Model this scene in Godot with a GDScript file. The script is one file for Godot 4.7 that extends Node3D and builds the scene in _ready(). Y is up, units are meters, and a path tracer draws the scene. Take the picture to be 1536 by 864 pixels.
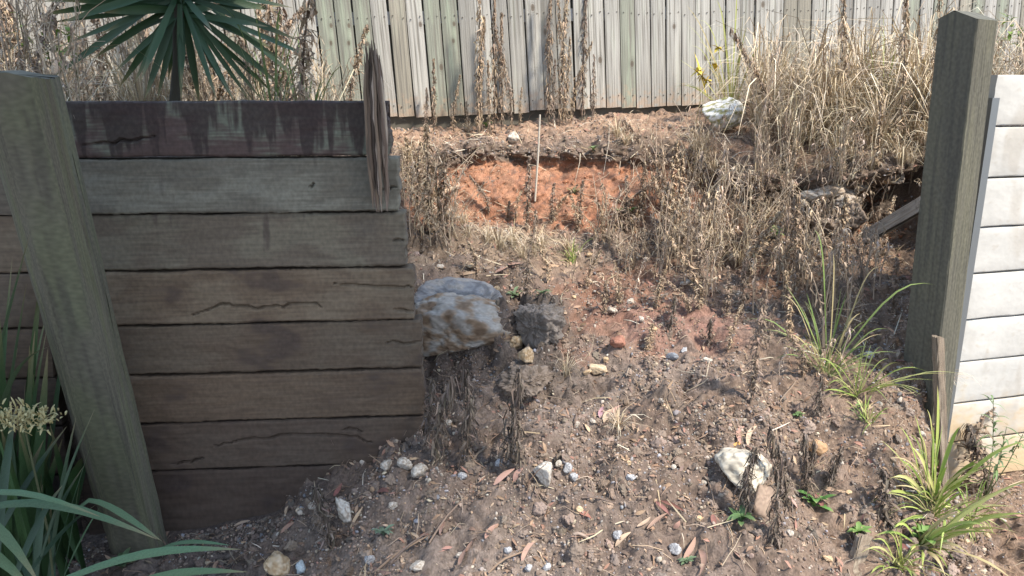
extends Node3D
# A collapsed stretch of sleeper retaining wall: dark sleepers and a leaning post on one side,
# pale concrete sleepers on the other, an eroded soil bank between them, a paling fence behind.

const FOCAL := 1180.0                      # of the photograph, in its pixels
const PITCH := 0.25307                     # camera looks 14.5 degrees down
const EYE := Vector3(0, 1.65, 0)
const SUN_TO := Vector3(0.47, 0.80, 0.40)  # towards the hazy sun
var sp := sin(PITCH)
var cp := cos(PITCH)
var taken := {}

# ------------------------------------------------------------------ mesh collector
class MB:
	var v := PackedVector3Array()
	var n := PackedVector3Array()
	var uv := PackedVector2Array()
	var c := PackedColorArray()
	var i := PackedInt32Array()
	func vert(p: Vector3, nn: Vector3, col: Color, t := Vector2.ZERO) -> int:
		v.append(p); n.append(nn); c.append(col); uv.append(t)
		return v.size() - 1
	func quad_i(a: int, b: int, cc: int, d: int) -> void:      # counter-clockwise from outside
		i.append_array([a, cc, b, a, d, cc])
	func tri_i(a: int, b: int, cc: int) -> void:
		i.append_array([a, cc, b])
	func quad(a: Vector3, b: Vector3, cc: Vector3, d: Vector3, col: Color, ta := Vector2.ZERO, tb := Vector2.ZERO, tc := Vector2.ZERO, td := Vector2.ZERO) -> void:
		var nn := (b - a).cross(d - a).normalized()
		quad_i(vert(a, nn, col, ta), vert(b, nn, col, tb), vert(cc, nn, col, tc), vert(d, nn, col, td))
	func ribbon(pts: Array, widths: Array, side: Vector3, cols: Array, fold := 0.0, twist := 0.0) -> void:
		# a leaf or blade: a strip along pts; with fold it has a sunken midrib
		var m := pts.size()
		var prev := -1
		for k in m:
			var p: Vector3 = pts[k]
			var t: Vector3 = (pts[mini(k + 1, m - 1)] - pts[maxi(k - 1, 0)]).normalized()
			var s := side.rotated(t, twist * k / float(m - 1)) if t.length() > 0.5 else side
			s = (s - t * s.dot(t)).normalized()
			var nn := s.cross(t).normalized()
			var w: float = widths[k]
			var col: Color = cols[mini(k, cols.size() - 1)]
			var a: int
			if fold > 0.0:
				a = vert(p - s * w, (nn + s * 0.35).normalized(), col, Vector2(0, k))
				vert(p - nn * w * fold, nn, col, Vector2(0.5, k))
				vert(p + s * w, (nn - s * 0.35).normalized(), col, Vector2(1, k))
				if prev >= 0:
					quad_i(prev, prev + 1, a + 1, a)
					quad_i(prev + 1, prev + 2, a + 2, a + 1)
			else:
				a = vert(p - s * w, nn, col, Vector2(0, k))
				vert(p + s * w, nn, col, Vector2(1, k))
				if prev >= 0:
					quad_i(prev, prev + 1, a + 1, a)
			prev = a
	func tube(pts: Array, radii: Array, seg: int, cols: Array, cap := true) -> void:
		var m := pts.size()
		var up := Vector3(0.31, 0.2, 0.93).normalized()
		var first := -1
		for k in m:
			var p: Vector3 = pts[k]
			var t: Vector3 = (pts[mini(k + 1, m - 1)] - pts[maxi(k - 1, 0)]).normalized()
			var a := t.cross(up).normalized()
			var b := a.cross(t).normalized()
			var col: Color = cols[mini(k, cols.size() - 1)]
			var base := v.size()
			if first < 0: first = base
			for j in seg + 1:
				var an := TAU * j / seg
				var d := a * cos(an) + b * sin(an)
				vert(p + d * float(radii[k]), d, col, Vector2(j / float(seg), k))
			if k > 0:
				for j in seg:
					quad_i(base - seg - 1 + j, base + j, base + j + 1, base - seg + j)
		if cap:
			for e: int in [0, m - 1]:
				var t: Vector3 = (pts[1] - pts[0]).normalized() if e == 0 else (pts[m - 1] - pts[m - 2]).normalized()
				var nn := -t if e == 0 else t
				var col: Color = cols[mini(e, cols.size() - 1)]
				var ctr := vert(pts[e], nn, col)
				var ring := first + e * (seg + 1)
				var r0 := v.size()
				for j in seg + 1: vert(v[ring + j], nn, col)
				for j in seg:
					if e == 0: tri_i(ctr, r0 + j, r0 + j + 1)
					else: tri_i(ctr, r0 + j + 1, r0 + j)
	func smooth_normals(from: int = 0) -> void:
		var acc := PackedVector3Array(); acc.resize(v.size())
		for k in range(0, i.size(), 3):
			var a := i[k]; var b := i[k + 1]; var d := i[k + 2]
			var f := (v[d] - v[a]).cross(v[b] - v[a])
			acc[a] += f; acc[b] += f; acc[d] += f
		for k in range(from, v.size()): n[k] = acc[k].normalized()
	func mesh(m: Material) -> ArrayMesh:
		var arr := []; arr.resize(Mesh.ARRAY_MAX)
		arr[Mesh.ARRAY_VERTEX] = v; arr[Mesh.ARRAY_NORMAL] = n; arr[Mesh.ARRAY_TEX_UV] = uv
		arr[Mesh.ARRAY_COLOR] = c; arr[Mesh.ARRAY_INDEX] = i
		var am := ArrayMesh.new()
		am.add_surface_from_arrays(Mesh.PRIMITIVE_TRIANGLES, arr)
		am.surface_set_material(0, m)
		return am

# ------------------------------------------------------------------ scene helpers
func numbered(s: String) -> String:
	var k: int = taken.get(s, -1) + 1
	taken[s] = k
	return s if k == 0 else "%s_%03d" % [s, k]
func tag(o: Node, label: String, category := "", group := "", kind := "") -> void:
	o.set_meta("label", label)
	if category != "": o.set_meta("category", category)
	if group != "": o.set_meta("group", group)
	if kind != "": o.set_meta("kind", kind)
func thing(called: String, label: String, category: String, at := Vector3.ZERO, group := "") -> Node3D:
	var o := Node3D.new()
	o.name = numbered(called); add_child(o); o.position = at
	tag(o, label, category, group)
	return o
func part(called: String, mesh: Mesh, parent: Node) -> MeshInstance3D:
	var o := MeshInstance3D.new()
	o.mesh = mesh; o.name = called; parent.add_child(o, true)
	return o
func solo(called: String, mesh: Mesh, label: String, category: String, at := Vector3.ZERO, group := "", kind := "") -> MeshInstance3D:
	var o := MeshInstance3D.new()
	o.mesh = mesh; o.name = numbered(called); add_child(o); o.position = at
	tag(o, label, category, group, kind)
	return o
func ray(px: float, py: float) -> Vector3:
	var b := (432.0 - py) / FOCAL
	return Vector3((px - 768.0) / FOCAL, b * cp - sp, -(cp + b * sp))
func at_depth(px: float, py: float, d: float) -> Vector3:      # a point seen there, d metres in front of the lens along the floor
	var r := ray(px, py)
	return EYE + r * (d / -r.z)
func seen_at(p: Vector3) -> Vector3:
	var q := p - EYE
	var zc := -sp * q.y - cp * q.z
	return Vector3(768.0 + FOCAL * q.x / zc, 432.0 - FOCAL * (cp * q.y - sp * q.z) / zc, zc)
func mat(rough := 0.9, vcol := true, albedo := Color.WHITE) -> StandardMaterial3D:
	var m := StandardMaterial3D.new()
	m.roughness = rough; m.vertex_color_use_as_albedo = vcol; m.albedo_color = albedo
	m.cull_mode = BaseMaterial3D.CULL_DISABLED
	return m
func noise(seed_: int, freq: float, oct := 1, type := FastNoiseLite.TYPE_SIMPLEX_SMOOTH) -> FastNoiseLite:
	var f := FastNoiseLite.new()
	f.seed = seed_; f.frequency = freq; f.noise_type = type
	f.fractal_type = FastNoiseLite.FRACTAL_NONE if oct == 1 else FastNoiseLite.FRACTAL_FBM
	f.fractal_octaves = oct
	return f
func grey(seed_: int, freq: float, w: int, h: int, to_w: int, to_h: int, oct := 3) -> PackedByteArray:
	var im := noise(seed_, freq, oct).get_image(w, h, false, false, true)
	im.convert(Image.FORMAT_L8)
	if to_w != w or to_h != h: im.resize(to_w, to_h, Image.INTERPOLATE_CUBIC)
	return im.get_data()
func tex_of(data: PackedByteArray, w: int, h: int) -> ImageTexture:
	var im := Image.create_from_data(w, h, false, Image.FORMAT_RGB8, data)
	im.generate_mipmaps()
	return ImageTexture.create_from_image(im)
func bump_of(data: PackedByteArray, w: int, h: int, strength: float) -> ImageTexture:
	var im := Image.create_from_data(w, h, false, Image.FORMAT_L8, data)
	im.convert(Image.FORMAT_RGBA8)
	im.bump_map_to_normal_map(strength)
	return ImageTexture.create_from_image(im)

# ------------------------------------------------------------------ rocks
var ico := {}
func icosphere(level: int) -> Array:
	if ico.has(level): return ico[level]
	var vs := PackedVector3Array(); var fs := PackedInt32Array()
	if level == 0:
		var t := (1.0 + sqrt(5.0)) / 2.0
		for p in [[-1, t, 0], [1, t, 0], [-1, -t, 0], [1, -t, 0], [0, -1, t], [0, 1, t], [0, -1, -t], [0, 1, -t], [t, 0, -1], [t, 0, 1], [-t, 0, -1], [-t, 0, 1]]:
			vs.append(Vector3(p[0], p[1], p[2]).normalized())
		fs = PackedInt32Array([0, 11, 5, 0, 5, 1, 0, 1, 7, 0, 7, 10, 0, 10, 11, 1, 5, 9, 5, 11, 4, 11, 10, 2, 10, 7, 6, 7, 1, 8, 3, 9, 4, 3, 4, 2, 3, 2, 6, 3, 6, 8, 3, 8, 9, 4, 9, 5, 2, 4, 11, 6, 2, 10, 8, 6, 7, 9, 8, 1])
	else:
		var lo := icosphere(level - 1)
		vs = lo[0].duplicate()
		var of: PackedInt32Array = lo[1]
		var mids := {}
		for k in range(0, of.size(), 3):
			var e := []
			for j in 3:
				var a: int = of[k + j]; var b: int = of[k + (j + 1) % 3]
				var key := mini(a, b) * 100000 + maxi(a, b)
				if not mids.has(key):
					vs.append(((vs[a] + vs[b]) * 0.5).normalized()); mids[key] = vs.size() - 1
				e.append(mids[key])
			fs.append_array([of[k], e[0], e[2], of[k + 1], e[1], e[0], of[k + 2], e[2], e[1], e[0], e[1], e[2]])
	ico[level] = [vs, fs]
	return ico[level]
func rock(seed_: int, level: int, size: Vector3, cols: Array, cuts := 9, rough := 0.06, m: Material = null, patch := 2.2) -> ArrayMesh:
	# a convex stone: the unit ball cut by planes, roughened; cols are blended by noise
	var rng := RandomNumberGenerator.new(); rng.seed = seed_ * 7919 + 11
	var pn := []; var pd := []
	for k in cuts:
		pn.append(Vector3(rng.randfn(), rng.randfn(), rng.randfn()).normalized()); pd.append(rng.randf_range(0.46, 0.88))
	var n1 := noise(seed_, 1.6, 3); var n2 := noise(seed_ + 5, patch, 3); var n3 := noise(seed_ + 9, 7.0, 2)
	var src := icosphere(level)
	var mb := MB.new()
	for d: Vector3 in src[0]:
		var r := 1.0
		for k in cuts:
			var q: float = d.dot(pn[k])
			if q > 0.05: r = minf(r, pd[k] / q)
		r *= 1.0 + n1.get_noise_3dv(d * 1.3) * rough * 2.0 + (absf(n1.get_noise_3dv(d * 2.6 + Vector3(3, 1, 7))) - .2) * -rough * .9 + n3.get_noise_3dv(d * (.8 if level < 5 else 1.7)) * rough * .55
		var f := clampf(n2.get_noise_3dv(d * 1.2) * 1.6 + 0.5, 0.0, 1.0) * (cols.size() - 1)
		var lo := int(f); var hi := mini(lo + 1, cols.size() - 1)
		var col: Color = cols[lo].lerp(cols[hi], f - lo)
		var g := 1.0 + n3.get_noise_3dv(d * 2.3 + Vector3(9, 2, 4)) * 0.35
		mb.vert(d * r * size, d, Color(col.r * g, col.g * g, col.b * g))
	for k in range(0, src[1].size(), 3):
		mb.tri_i(src[1][k], src[1][k + 1], src[1][k + 2])
	mb.smooth_normals()
	return mb.mesh(m)
func col(r: float, g: float, b: float) -> Color:
	return Color(r, g, b)
func vary(c: Color, rng: RandomNumberGenerator, amt := 0.2) -> Color:
	var k := 1.0 + rng.randf_range(-amt, amt)
	return Color(clampf(c.r * k * (1 + rng.randf_range(-.05, .05)), 0, 1), clampf(c.g * k, 0, 1), clampf(c.b * k * (1 + rng.randf_range(-.06, .06)), 0, 1))

# ------------------------------------------------------------------ the eroded bank
# For each station across (x) the profile from behind the camera to beyond the fence: 15 pairs of (z, y).
func profiles() -> Array:
	var out := []
	for x in [-5.0, -2.0, -1.35]:                    # level yard, wall, terrace
		var w: float = -2.8 - 0.077 * (x + 1.05)
		var fz: float = -(5.16 + 0.236 * x)
		out.append([x, [[5, -.1], [-1.4, -.1], [-2.1, -.1], [w + .25, -.09], [w - .045, -.07], [w - .10, 1.35], [w - .3, 1.46], [w - .55, 1.48], [w - .8, 1.47], [w - 1.1, 1.45], [w - 1.3, 1.44], [fz + .35, 1.42], [fz, 1.40], [-7.5, 1.3], [-30, 1.2]]])
	out.append([-.98, [[5, -.1], [-1.4, -.08], [-2.2, -.06], [-2.55, -.04], [-2.85, -.01], [-2.93, 1.25], [-3.15, 1.4], [-3.5, 1.42], [-4.0, 1.42], [-4.3, 1.4], [-4.45, 1.4], [-4.7, 1.4], [-4.93, 1.40], [-7.5, 1.3], [-30, 1.2]]])
	out.append([-.65, [[5, -.1], [-1.4, -.05], [-2.2, .0], [-2.55, .08], [-2.87, .155], [-3.05, .42], [-3.4, .72], [-3.8, .85], [-4.2, .93], [-4.5, 1.08], [-4.65, 1.2], [-4.85, 1.33], [-5.01, 1.39], [-7.5, 1.3], [-30, 1.2]]])
	out.append([-.42, [[5, -.1], [-1.4, -.03], [-2.2, .06], [-2.55, .2], [-2.85, .32], [-3.15, .42], [-3.6, .72], [-4.1, .81], [-4.5, .95], [-4.76, 1.12], [-4.74, 1.23], [-4.9, 1.34], [-5.06, 1.39], [-7.5, 1.3], [-30, 1.2]]])
	out.append([-.25, [[5, -.1], [-1.4, -.0], [-2.2, .11], [-2.6, .28], [-2.85, .36], [-3.2, .44], [-3.55, .72], [-4.1, .815], [-4.5, .915], [-4.86, 1.19], [-4.77, 1.265], [-4.95, 1.35], [-5.1, 1.40], [-7.5, 1.3], [-30, 1.2]]])
	out.append([.05, [[5, -.1], [-1.4, .02], [-2.2, .15], [-2.58, .30], [-2.82, .365], [-3.17, .45], [-3.6, .66], [-4.1, .77], [-4.5, .90], [-4.87, 1.18], [-4.78, 1.26], [-4.98, 1.35], [-5.17, 1.42], [-7.5, 1.35], [-30, 1.2]]])
	out.append([.35, [[5, -.1], [-1.4, .02], [-2.2, .19], [-2.58, .31], [-2.80, .374], [-3.15, .46], [-3.7, .60], [-4.1, .705], [-4.45, .885], [-4.86, 1.17], [-4.78, 1.245], [-5.0, 1.36], [-5.24, 1.45], [-7.5, 1.4], [-30, 1.2]]])
	out.append([.9, [[5, -.1], [-1.4, .0], [-2.2, .15], [-2.62, .298], [-2.82, .365], [-3.12, .47], [-3.65, .613], [-4.05, .716], [-4.4, .90], [-4.73, 1.17], [-4.69, 1.24], [-5.05, 1.38], [-5.37, 1.49], [-7.5, 1.4], [-30, 1.2]]])
	out.append([1.4, [[5, -.1], [-1.4, -.03], [-2.3, .0], [-2.6, .19], [-2.85, .35], [-3.1, .48], [-3.6, .66], [-4.0, .80], [-4.14, .87], [-4.36, 1.03], [-4.16, 1.12], [-4.6, 1.30], [-5.49, 1.54], [-7.5, 1.45], [-30, 1.2]]])
	out.append([1.68, [[5, -.1], [-1.4, -.06], [-2.3, -.05], [-2.65, .05], [-2.9, .22], [-3.1, .52], [-3.45, .64], [-3.9, .76], [-4.02, .84], [-4.28, 1.08], [-4.08, 1.18], [-4.6, 1.33], [-5.57, 1.56], [-7.5, 1.45], [-30, 1.2]]])
	out.append([1.79, [[5, -.1], [-1.4, -.07], [-2.3, -.07], [-2.68, -.03], [-2.98, .0], [-3.14, .50], [-3.45, .66], [-3.85, .80], [-3.98, .9], [-4.2, 1.1], [-4.06, 1.19], [-4.6, 1.36], [-5.58, 1.56], [-7.5, 1.45], [-30, 1.2]]])
	out.append([1.9, [[5, -.1], [-1.4, -.08], [-2.3, -.08], [-2.7, -.06], [-3.18, -.04], [-3.26, .60], [-3.5, .68], [-3.9, .76], [-4.18, .83], [-4.42, 1.04], [-4.08, 1.2], [-4.6, 1.38], [-5.61, 1.57], [-7.5, 1.45], [-30, 1.2]]])
	out.append([2.15, [[5, -.1], [-1.4, -.09], [-2.3, -.08], [-2.75, -.07], [-3.25, -.06], [-3.33, .62], [-3.6, .68], [-3.95, .74], [-4.35, .80], [-4.6, 1.02], [-4.1, 1.24], [-4.6, 1.40], [-5.66, 1.58], [-7.5, 1.45], [-30, 1.2]]])
	for x in [2.5, 6.0]:                             # behind the pale wall
		var w: float = -3.19 - 0.26 * (x - 2.04)
		var fz: float = -(5.16 + 0.236 * x)
		out.append([x, [[5, -.1], [-1.4, -.09], [-2.3, -.08], [w + .4, -.08], [w - .03, -.06], [w - .10, 1.35], [w - .3, 1.5], [w - .55, 1.52], [w - .8, 1.54], [w - 1.0, 1.54], [w - 1.2, 1.55], [fz + .5, 1.56], [fz, 1.58], [fz - 1.5, 1.5], [-30, 1.2]]])
	return out
const STEPS := [5, 28, 44, 36, 42, 46, 42, 36, 36, 16, 26, 22, 12, 5]
var g_pos := PackedVector3Array()
var g_nrm := PackedVector3Array()
var g_s := PackedFloat32Array()
var g_x := PackedFloat32Array()
var g_nx := 0
var g_ns := 0
var bins := PackedInt32Array()          # nearest ground vertex for each 4x4 pixels of the view
const BW := 400
const BH := 232
func build_ground() -> void:
	# coarse, smoothed
	var prof := profiles()
	var cs := []                          # coarse s values
	for r in STEPS.size():
		var k := maxi(2, STEPS[r] / 4)
		for j in k: cs.append(r + j / float(k))
	cs.append(float(STEPS.size()))
	var cx := []
	var x := -5.0
	while x < 6.0:
		cx.append(x); x += 0.04 if x > -1.7 and x < 2.5 else 0.25
	cx.append(6.0)
	var nc := cx.size(); var ns := cs.size()
	var Z := PackedFloat32Array(); var Y := PackedFloat32Array()
	Z.resize(nc * ns); Y.resize(nc * ns)
	for a in nc:
		var p := 0
		while p < prof.size() - 2 and prof[p + 1][0] < cx[a]: p += 1
		var f: float = clampf((cx[a] - prof[p][0]) / (prof[p + 1][0] - prof[p][0]), 0, 1)
		f = lerpf(f, f * f * (3 - 2 * f), 0.6)
		for b in ns:
			var r := mini(int(cs[b]), STEPS.size() - 1)
			var t: float = cs[b] - r
			var A0: Array = prof[p][1]; var A1: Array = prof[p + 1][1]
			Z[a * ns + b] = lerpf(lerpf(A0[r][0], A0[r + 1][0], t), lerpf(A1[r][0], A1[r + 1][0], t), f)
			Y[a * ns + b] = lerpf(lerpf(A0[r][1], A0[r + 1][1], t), lerpf(A1[r][1], A1[r + 1][1], t), f)
	for pass_ in 4:
		var Z2 := Z.duplicate(); var Y2 := Y.duplicate()
		for a in range(1, nc - 1):
			for b in range(1, ns - 1):
				var k := a * ns + b
				var wall: bool = (cx[a] < -.9 or cx[a] > 1.76)
				if wall and cs[b] > 3.5 and cs[b] < 5.6: continue
				Z2[k] = (Z[k] * 2 + Z[k - 1] + Z[k + 1] + Z[k - ns] + Z[k + ns]) / 6.0
				Y2[k] = (Y[k] * 2 + Y[k - 1] + Y[k + 1] + Y[k - ns] + Y[k + ns]) / 6.0
		Z = Z2; Y = Y2
	# fine
	x = -5.0
	while x < 6.0:
		g_x.append(x); x += 0.0105 if x > -1.65 and x < 2.35 else (0.04 if x > -2.7 and x < 3.2 else 0.2)
	g_x.append(6.0)
	for r in STEPS.size():
		for j in STEPS[r]: g_s.append(r + j / float(STEPS[r]))
	g_s.append(float(STEPS.size()))
	g_nx = g_x.size(); g_ns = g_s.size()
	g_pos.resize(g_nx * g_ns); g_nrm.resize(g_nx * g_ns)
	var cols := PackedColorArray(); cols.resize(g_nx * g_ns)
	var n1 := noise(3, 1.7, 2); var n2 := noise(8, 6.5, 2); var n3 := noise(15, 24.0, 2)
	var nc1 := noise(21, 15.0, 1, FastNoiseLite.TYPE_CELLULAR); nc1.cellular_return_type = FastNoiseLite.RETURN_DISTANCE
	var nc2 := noise(22, 34.0, 1, FastNoiseLite.TYPE_CELLULAR); nc2.cellular_return_type = FastNoiseLite.RETURN_DISTANCE
	var k1 := noise(31, 1.1, 3); var k2 := noise(37, 4.0, 3); var k3 := noise(41, 16.0, 2)
	var clods := [[at_depth(815, 505, 3.42), .115, .11, .11, .9], [at_depth(790, 572, 3.17), .17, .10, .075, .6], [at_depth(850, 585, 3.1), .11, .09, .06, .5], [at_depth(650, 362, 4.1), .13, .10, .06, .4], [at_depth(745, 520, 3.36), .10, .10, .10, .3], [at_depth(1030, 640, 2.85), .18, .10, .04, .5]]
	var bi := []; var bf := []
	for b in g_ns:
		var q := 0
		while q < ns - 2 and cs[q + 1] <= g_s[b]: q += 1
		bi.append(q); bf.append((g_s[b] - cs[q]) / (cs[q + 1] - cs[q]))
	var a0 := 0
	for a in g_nx:
		var xx := g_x[a]
		while a0 < nc - 2 and cx[a0 + 1] <= xx: a0 += 1
		var fa: float = (xx - cx[a0]) / (cx[a0 + 1] - cx[a0])
		for b in g_ns:
			var q: int = bi[b]; var fb: float = bf[b]
			var k := a0 * ns + q
			var z := lerpf(lerpf(Z[k], Z[k + 1], fb), lerpf(Z[k + ns], Z[k + ns + 1], fb), fa)
			var y := lerpf(lerpf(Y[k], Y[k + 1], fb), lerpf(Y[k + ns], Y[k + ns + 1], fb), fa)
			var s := g_s[b]
			var p := Vector3(xx, y, z)
			# roughness of the loose soil: clods, washed channels
			var lip := clampf(1.0 - absf(s - 9.75) / 0.95, 0, 1)
			var scar := clampf(1.0 - absf(s - 8.6) / 0.6, 0, 1)
			var slope := smoothstep(1.2, 2.4, s) * (1.0 - smoothstep(10.2, 11.5, s))
			var d1 := n1.get_noise_3dv(p) * 0.06 * slope
			var d2 := n2.get_noise_3dv(p) * (0.034 + 0.03 * lip)
			var d3 := n3.get_noise_3dv(p) * (0.017 + 0.012 * lip)
			var dc := (nc1.get_noise_3dv(p) + 0.5) * (-0.013 - 0.05 * lip) * (1.0 - 0.6 * scar)
			var de := (nc2.get_noise_3dv(p) + 0.5) * -0.007
			var rg := absf(n1.get_noise_3dv(p * 2.1 + Vector3(5, 5, 5)))
			var dg := (rg - .25) * 0.05 * slope * (1.0 - scar)
			var h := d1 + d2 + d3 + dc + de + dg
			if (xx < -.9 and s > 3.3 and s < 6.0) or (xx > 1.85 and s > 3.3 and s < 6.2): h *= 0.15
			var bank := smoothstep(7.9, 8.5, s) * (1.0 - smoothstep(9.9, 10.6, s))
			p += Vector3(0, 1.0 - bank * 0.8, 0.35 + bank * 0.75) * h
			var clodc := 0.0
			for lump: Array in clods:      # lumps of sod bound by roots
				var o: Vector3 = p - lump[0]
				o += Vector3(n2.get_noise_3dv(p * 1.5), 0, n2.get_noise_3dv(p * 1.5 + Vector3(7, 0, 3))) * .05
				var e := Vector2(o.x / lump[1], o.z / lump[2]).length()
				if e < 1.3:
					var rise := 1.0 - smoothstep(.62, 1.12, e)
					p.y += lump[3] * rise * (1.0 + n3.get_noise_3dv(p * .8) * .5 + n2.get_noise_3dv(p * 1.7) * .5); p.z += lump[3] * .35 * rise
					clodc = maxf(clodc, rise * lump[4])
			g_pos[a * g_ns + b] = p
			# what the soil is made of there
			var m1 := k1.get_noise_3dv(p); var m2 := k2.get_noise_3dv(p); var m3 := k3.get_noise_3dv(p)
			var c := Color(0.178, 0.140, 0.120).lerp(Color(0.270, 0.230, 0.208), clampf(0.5 + m1 * 1.4 + m2 * .5, 0, 1))
			c = c.lerp(Color(0.285, 0.205, 0.150), clampf((xx - .5) * .7 + m2 * .6, 0, .8) * (1.0 - smoothstep(7.0, 8.0, s)))
			c = c.lerp(Color(0.150, 0.122, 0.116), clampf(m2 * 1.5 - .15 - xx * .25, 0, .75) * (1.0 - smoothstep(5.0, 6.5, s)))
			var redslope := smoothstep(.12, .4, xx + m2 * .25) * (1.0 - smoothstep(.95, 1.25, xx + m1 * .4)) * smoothstep(5.0, 5.7, s + m2 * .5) * (1.0 - smoothstep(6.8, 7.5, s + m1))
			c = c.lerp(Color(0.33, 0.165, 0.108), redslope * .6)
			var pink := clampf(1.0 - Vector2(xx - .78, s - 5.7).length() / .45 + m2 * .8, 0, 1)
			c = c.lerp(Color(0.40, 0.25, 0.235), pink * .5)
			c = c.lerp(Color(0.36, 0.285, 0.215), smoothstep(6.3, 6.9, s + m2 * .6) * (1.0 - smoothstep(7.8, 8.3, s)) * (1.0 - smoothstep(.1, .6, xx + m2 * .5)) * .8)
			c = c.lerp(Color(0.30, 0.22, 0.155), smoothstep(6.8, 7.6, s) * smoothstep(.5, .9, xx) * .6)
			var red := smoothstep(7.55, 8.05, s + m2 * .5) * (1.0 - smoothstep(9.0, 9.5, s + m2 * .35)) * smoothstep(-.62, -.38, xx + m2 * .2) * (1.0 - smoothstep(1.0, 1.45, xx + m2 * .3))
			c = c.lerp(Color(0.49, 0.275, 0.18).lerp(Color(0.41, 0.195, 0.12), clampf(.4 + m3 + m2, 0, 1)), red)
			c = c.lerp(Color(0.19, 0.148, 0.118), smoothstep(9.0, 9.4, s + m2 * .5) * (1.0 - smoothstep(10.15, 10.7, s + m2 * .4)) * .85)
			c = c.lerp(Color(0.42, 0.30, 0.225), smoothstep(10.3, 10.9, s + m2 * .5))
			c = c.lerp(Color(0.17, 0.147, 0.13), clodc * .9)
			c = c.lerp(Color(0.13, 0.108, 0.095), clampf(m3 * 1.6 + m2 * .6 - .2, 0, .6))
			var g := 1.0 + m3 * .28
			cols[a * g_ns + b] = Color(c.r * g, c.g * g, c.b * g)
	var mb := MB.new()
	mb.v = g_pos; mb.c = cols
	mb.uv.resize(g_pos.size()); mb.n.resize(g_pos.size())
	var idx := PackedInt32Array(); idx.resize((g_nx - 1) * (g_ns - 1) * 6)
	var w := 0
	for a in g_nx - 1:
		for b in g_ns - 1:
			var k := a * g_ns + b
			# s runs away from the camera (-z), x to the right: a, a+x, ... counter-clockwise from above
			idx[w] = k; idx[w + 1] = k + g_ns + 1; idx[w + 2] = k + g_ns
			idx[w + 3] = k; idx[w + 4] = k + 1; idx[w + 5] = k + g_ns + 1
			w += 6
	mb.i = idx
	mb.smooth_normals()
	g_nrm = mb.n
	var m := mat(0.95)
	m.uv1_triplanar = true; m.uv1_world_triplanar = true; m.uv1_scale = Vector3(1.6, 1.6, 1.6)
	var N := 512
	var f1 := seamless(51, 0.035, N); var f2 := seamless(52, 0.12, N)
	var data := PackedByteArray(); data.resize(N * N * 3)
	var hgt := PackedByteArray(); hgt.resize(N * N)
	for k in N * N:
		var v := 205.0 + (f1[k] - 128) * .42 + (f2[k] - 128) * .5
		var sp1 := 0.0
		if f2[k] > 205: sp1 = (f2[k] - 205) * 1.2
		var r := clampf(v * 1.03 + sp1, 40, 255)
		data[k * 3] = int(r); data[k * 3 + 1] = int(clampf(v + sp1, 40, 255)); data[k * 3 + 2] = int(clampf(v * .97 + sp1, 40, 255))
		hgt[k] = int(clampf(f1[k] * .45 + f2[k] * .55, 0, 255))
	m.albedo_texture = tex_of(data, N, N)
	m.albedo_color = Color(1.0, 1.0, 1.0)
	m.normal_enabled = true; m.normal_texture = bump_of(hgt, N, N, 5.0); m.normal_scale = 0.9
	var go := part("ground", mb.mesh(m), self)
	tag(go, "eroded bank of brown and red soil spilling through the gap", "", "", "structure")
	# where each patch of ground is seen, to set things down on it
	bins.resize(BW * BH); bins.fill(-1)
	var dep := PackedFloat32Array(); dep.resize(BW * BH); dep.fill(1e9)
	for k in g_pos.size():
		if g_pos[k].z > -1.0 or g_pos[k].z < -7: continue
		var q := seen_at(g_pos[k])
		var u := int(q.x / 4.0) + 4; var t := int(q.y / 4.0) + 4
		if u < 0 or t < 0 or u >= BW or t >= BH: continue
		if q.z < dep[t * BW + u]: dep[t * BW + u] = q.z; bins[t * BW + u] = k
func seamless(seed_: int, freq: float, N: int) -> PackedByteArray:
	var im := noise(seed_, freq, 3).get_seamless_image(N, N, false, false, 0.15, true)
	im.convert(Image.FORMAT_L8)
	return im.get_data()
func ground_i(px: float, py: float) -> int:
	var u := int(px / 4.0) + 4; var t := int(py / 4.0) + 4
	for r in 14:
		var best := -1
		for j in range(-r, r + 1):
			for i in range(-r, r + 1):
				if maxi(absi(i), absi(j)) != r: continue
				var uu := u + i; var tt := t + j
				if uu < 0 or tt < 0 or uu >= BW or tt >= BH: continue
				if bins[tt * BW + uu] >= 0: best = bins[tt * BW + uu]
		if best >= 0: return best
	return 0
func ground_at(px: float, py: float) -> Vector3:
	return g_pos[ground_i(px, py)]
func ground_xz(x: float, z: float) -> Vector3:      # topmost ground over a point of the plan
	var a := 0
	while a < g_nx - 2 and g_x[a + 1] < x: a += 1
	var best := -9.0
	for b in g_ns - 1:
		var p := g_pos[a * g_ns + b]; var q := g_pos[a * g_ns + b + 1]
		if (p.z - z) * (q.z - z) <= 0.0 and absf(p.z - q.z) > 1e-6:
			best = maxf(best, lerpf(p.y, q.y, (z - p.z) / (q.z - p.z)))
	return Vector3(x, best, z)

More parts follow.
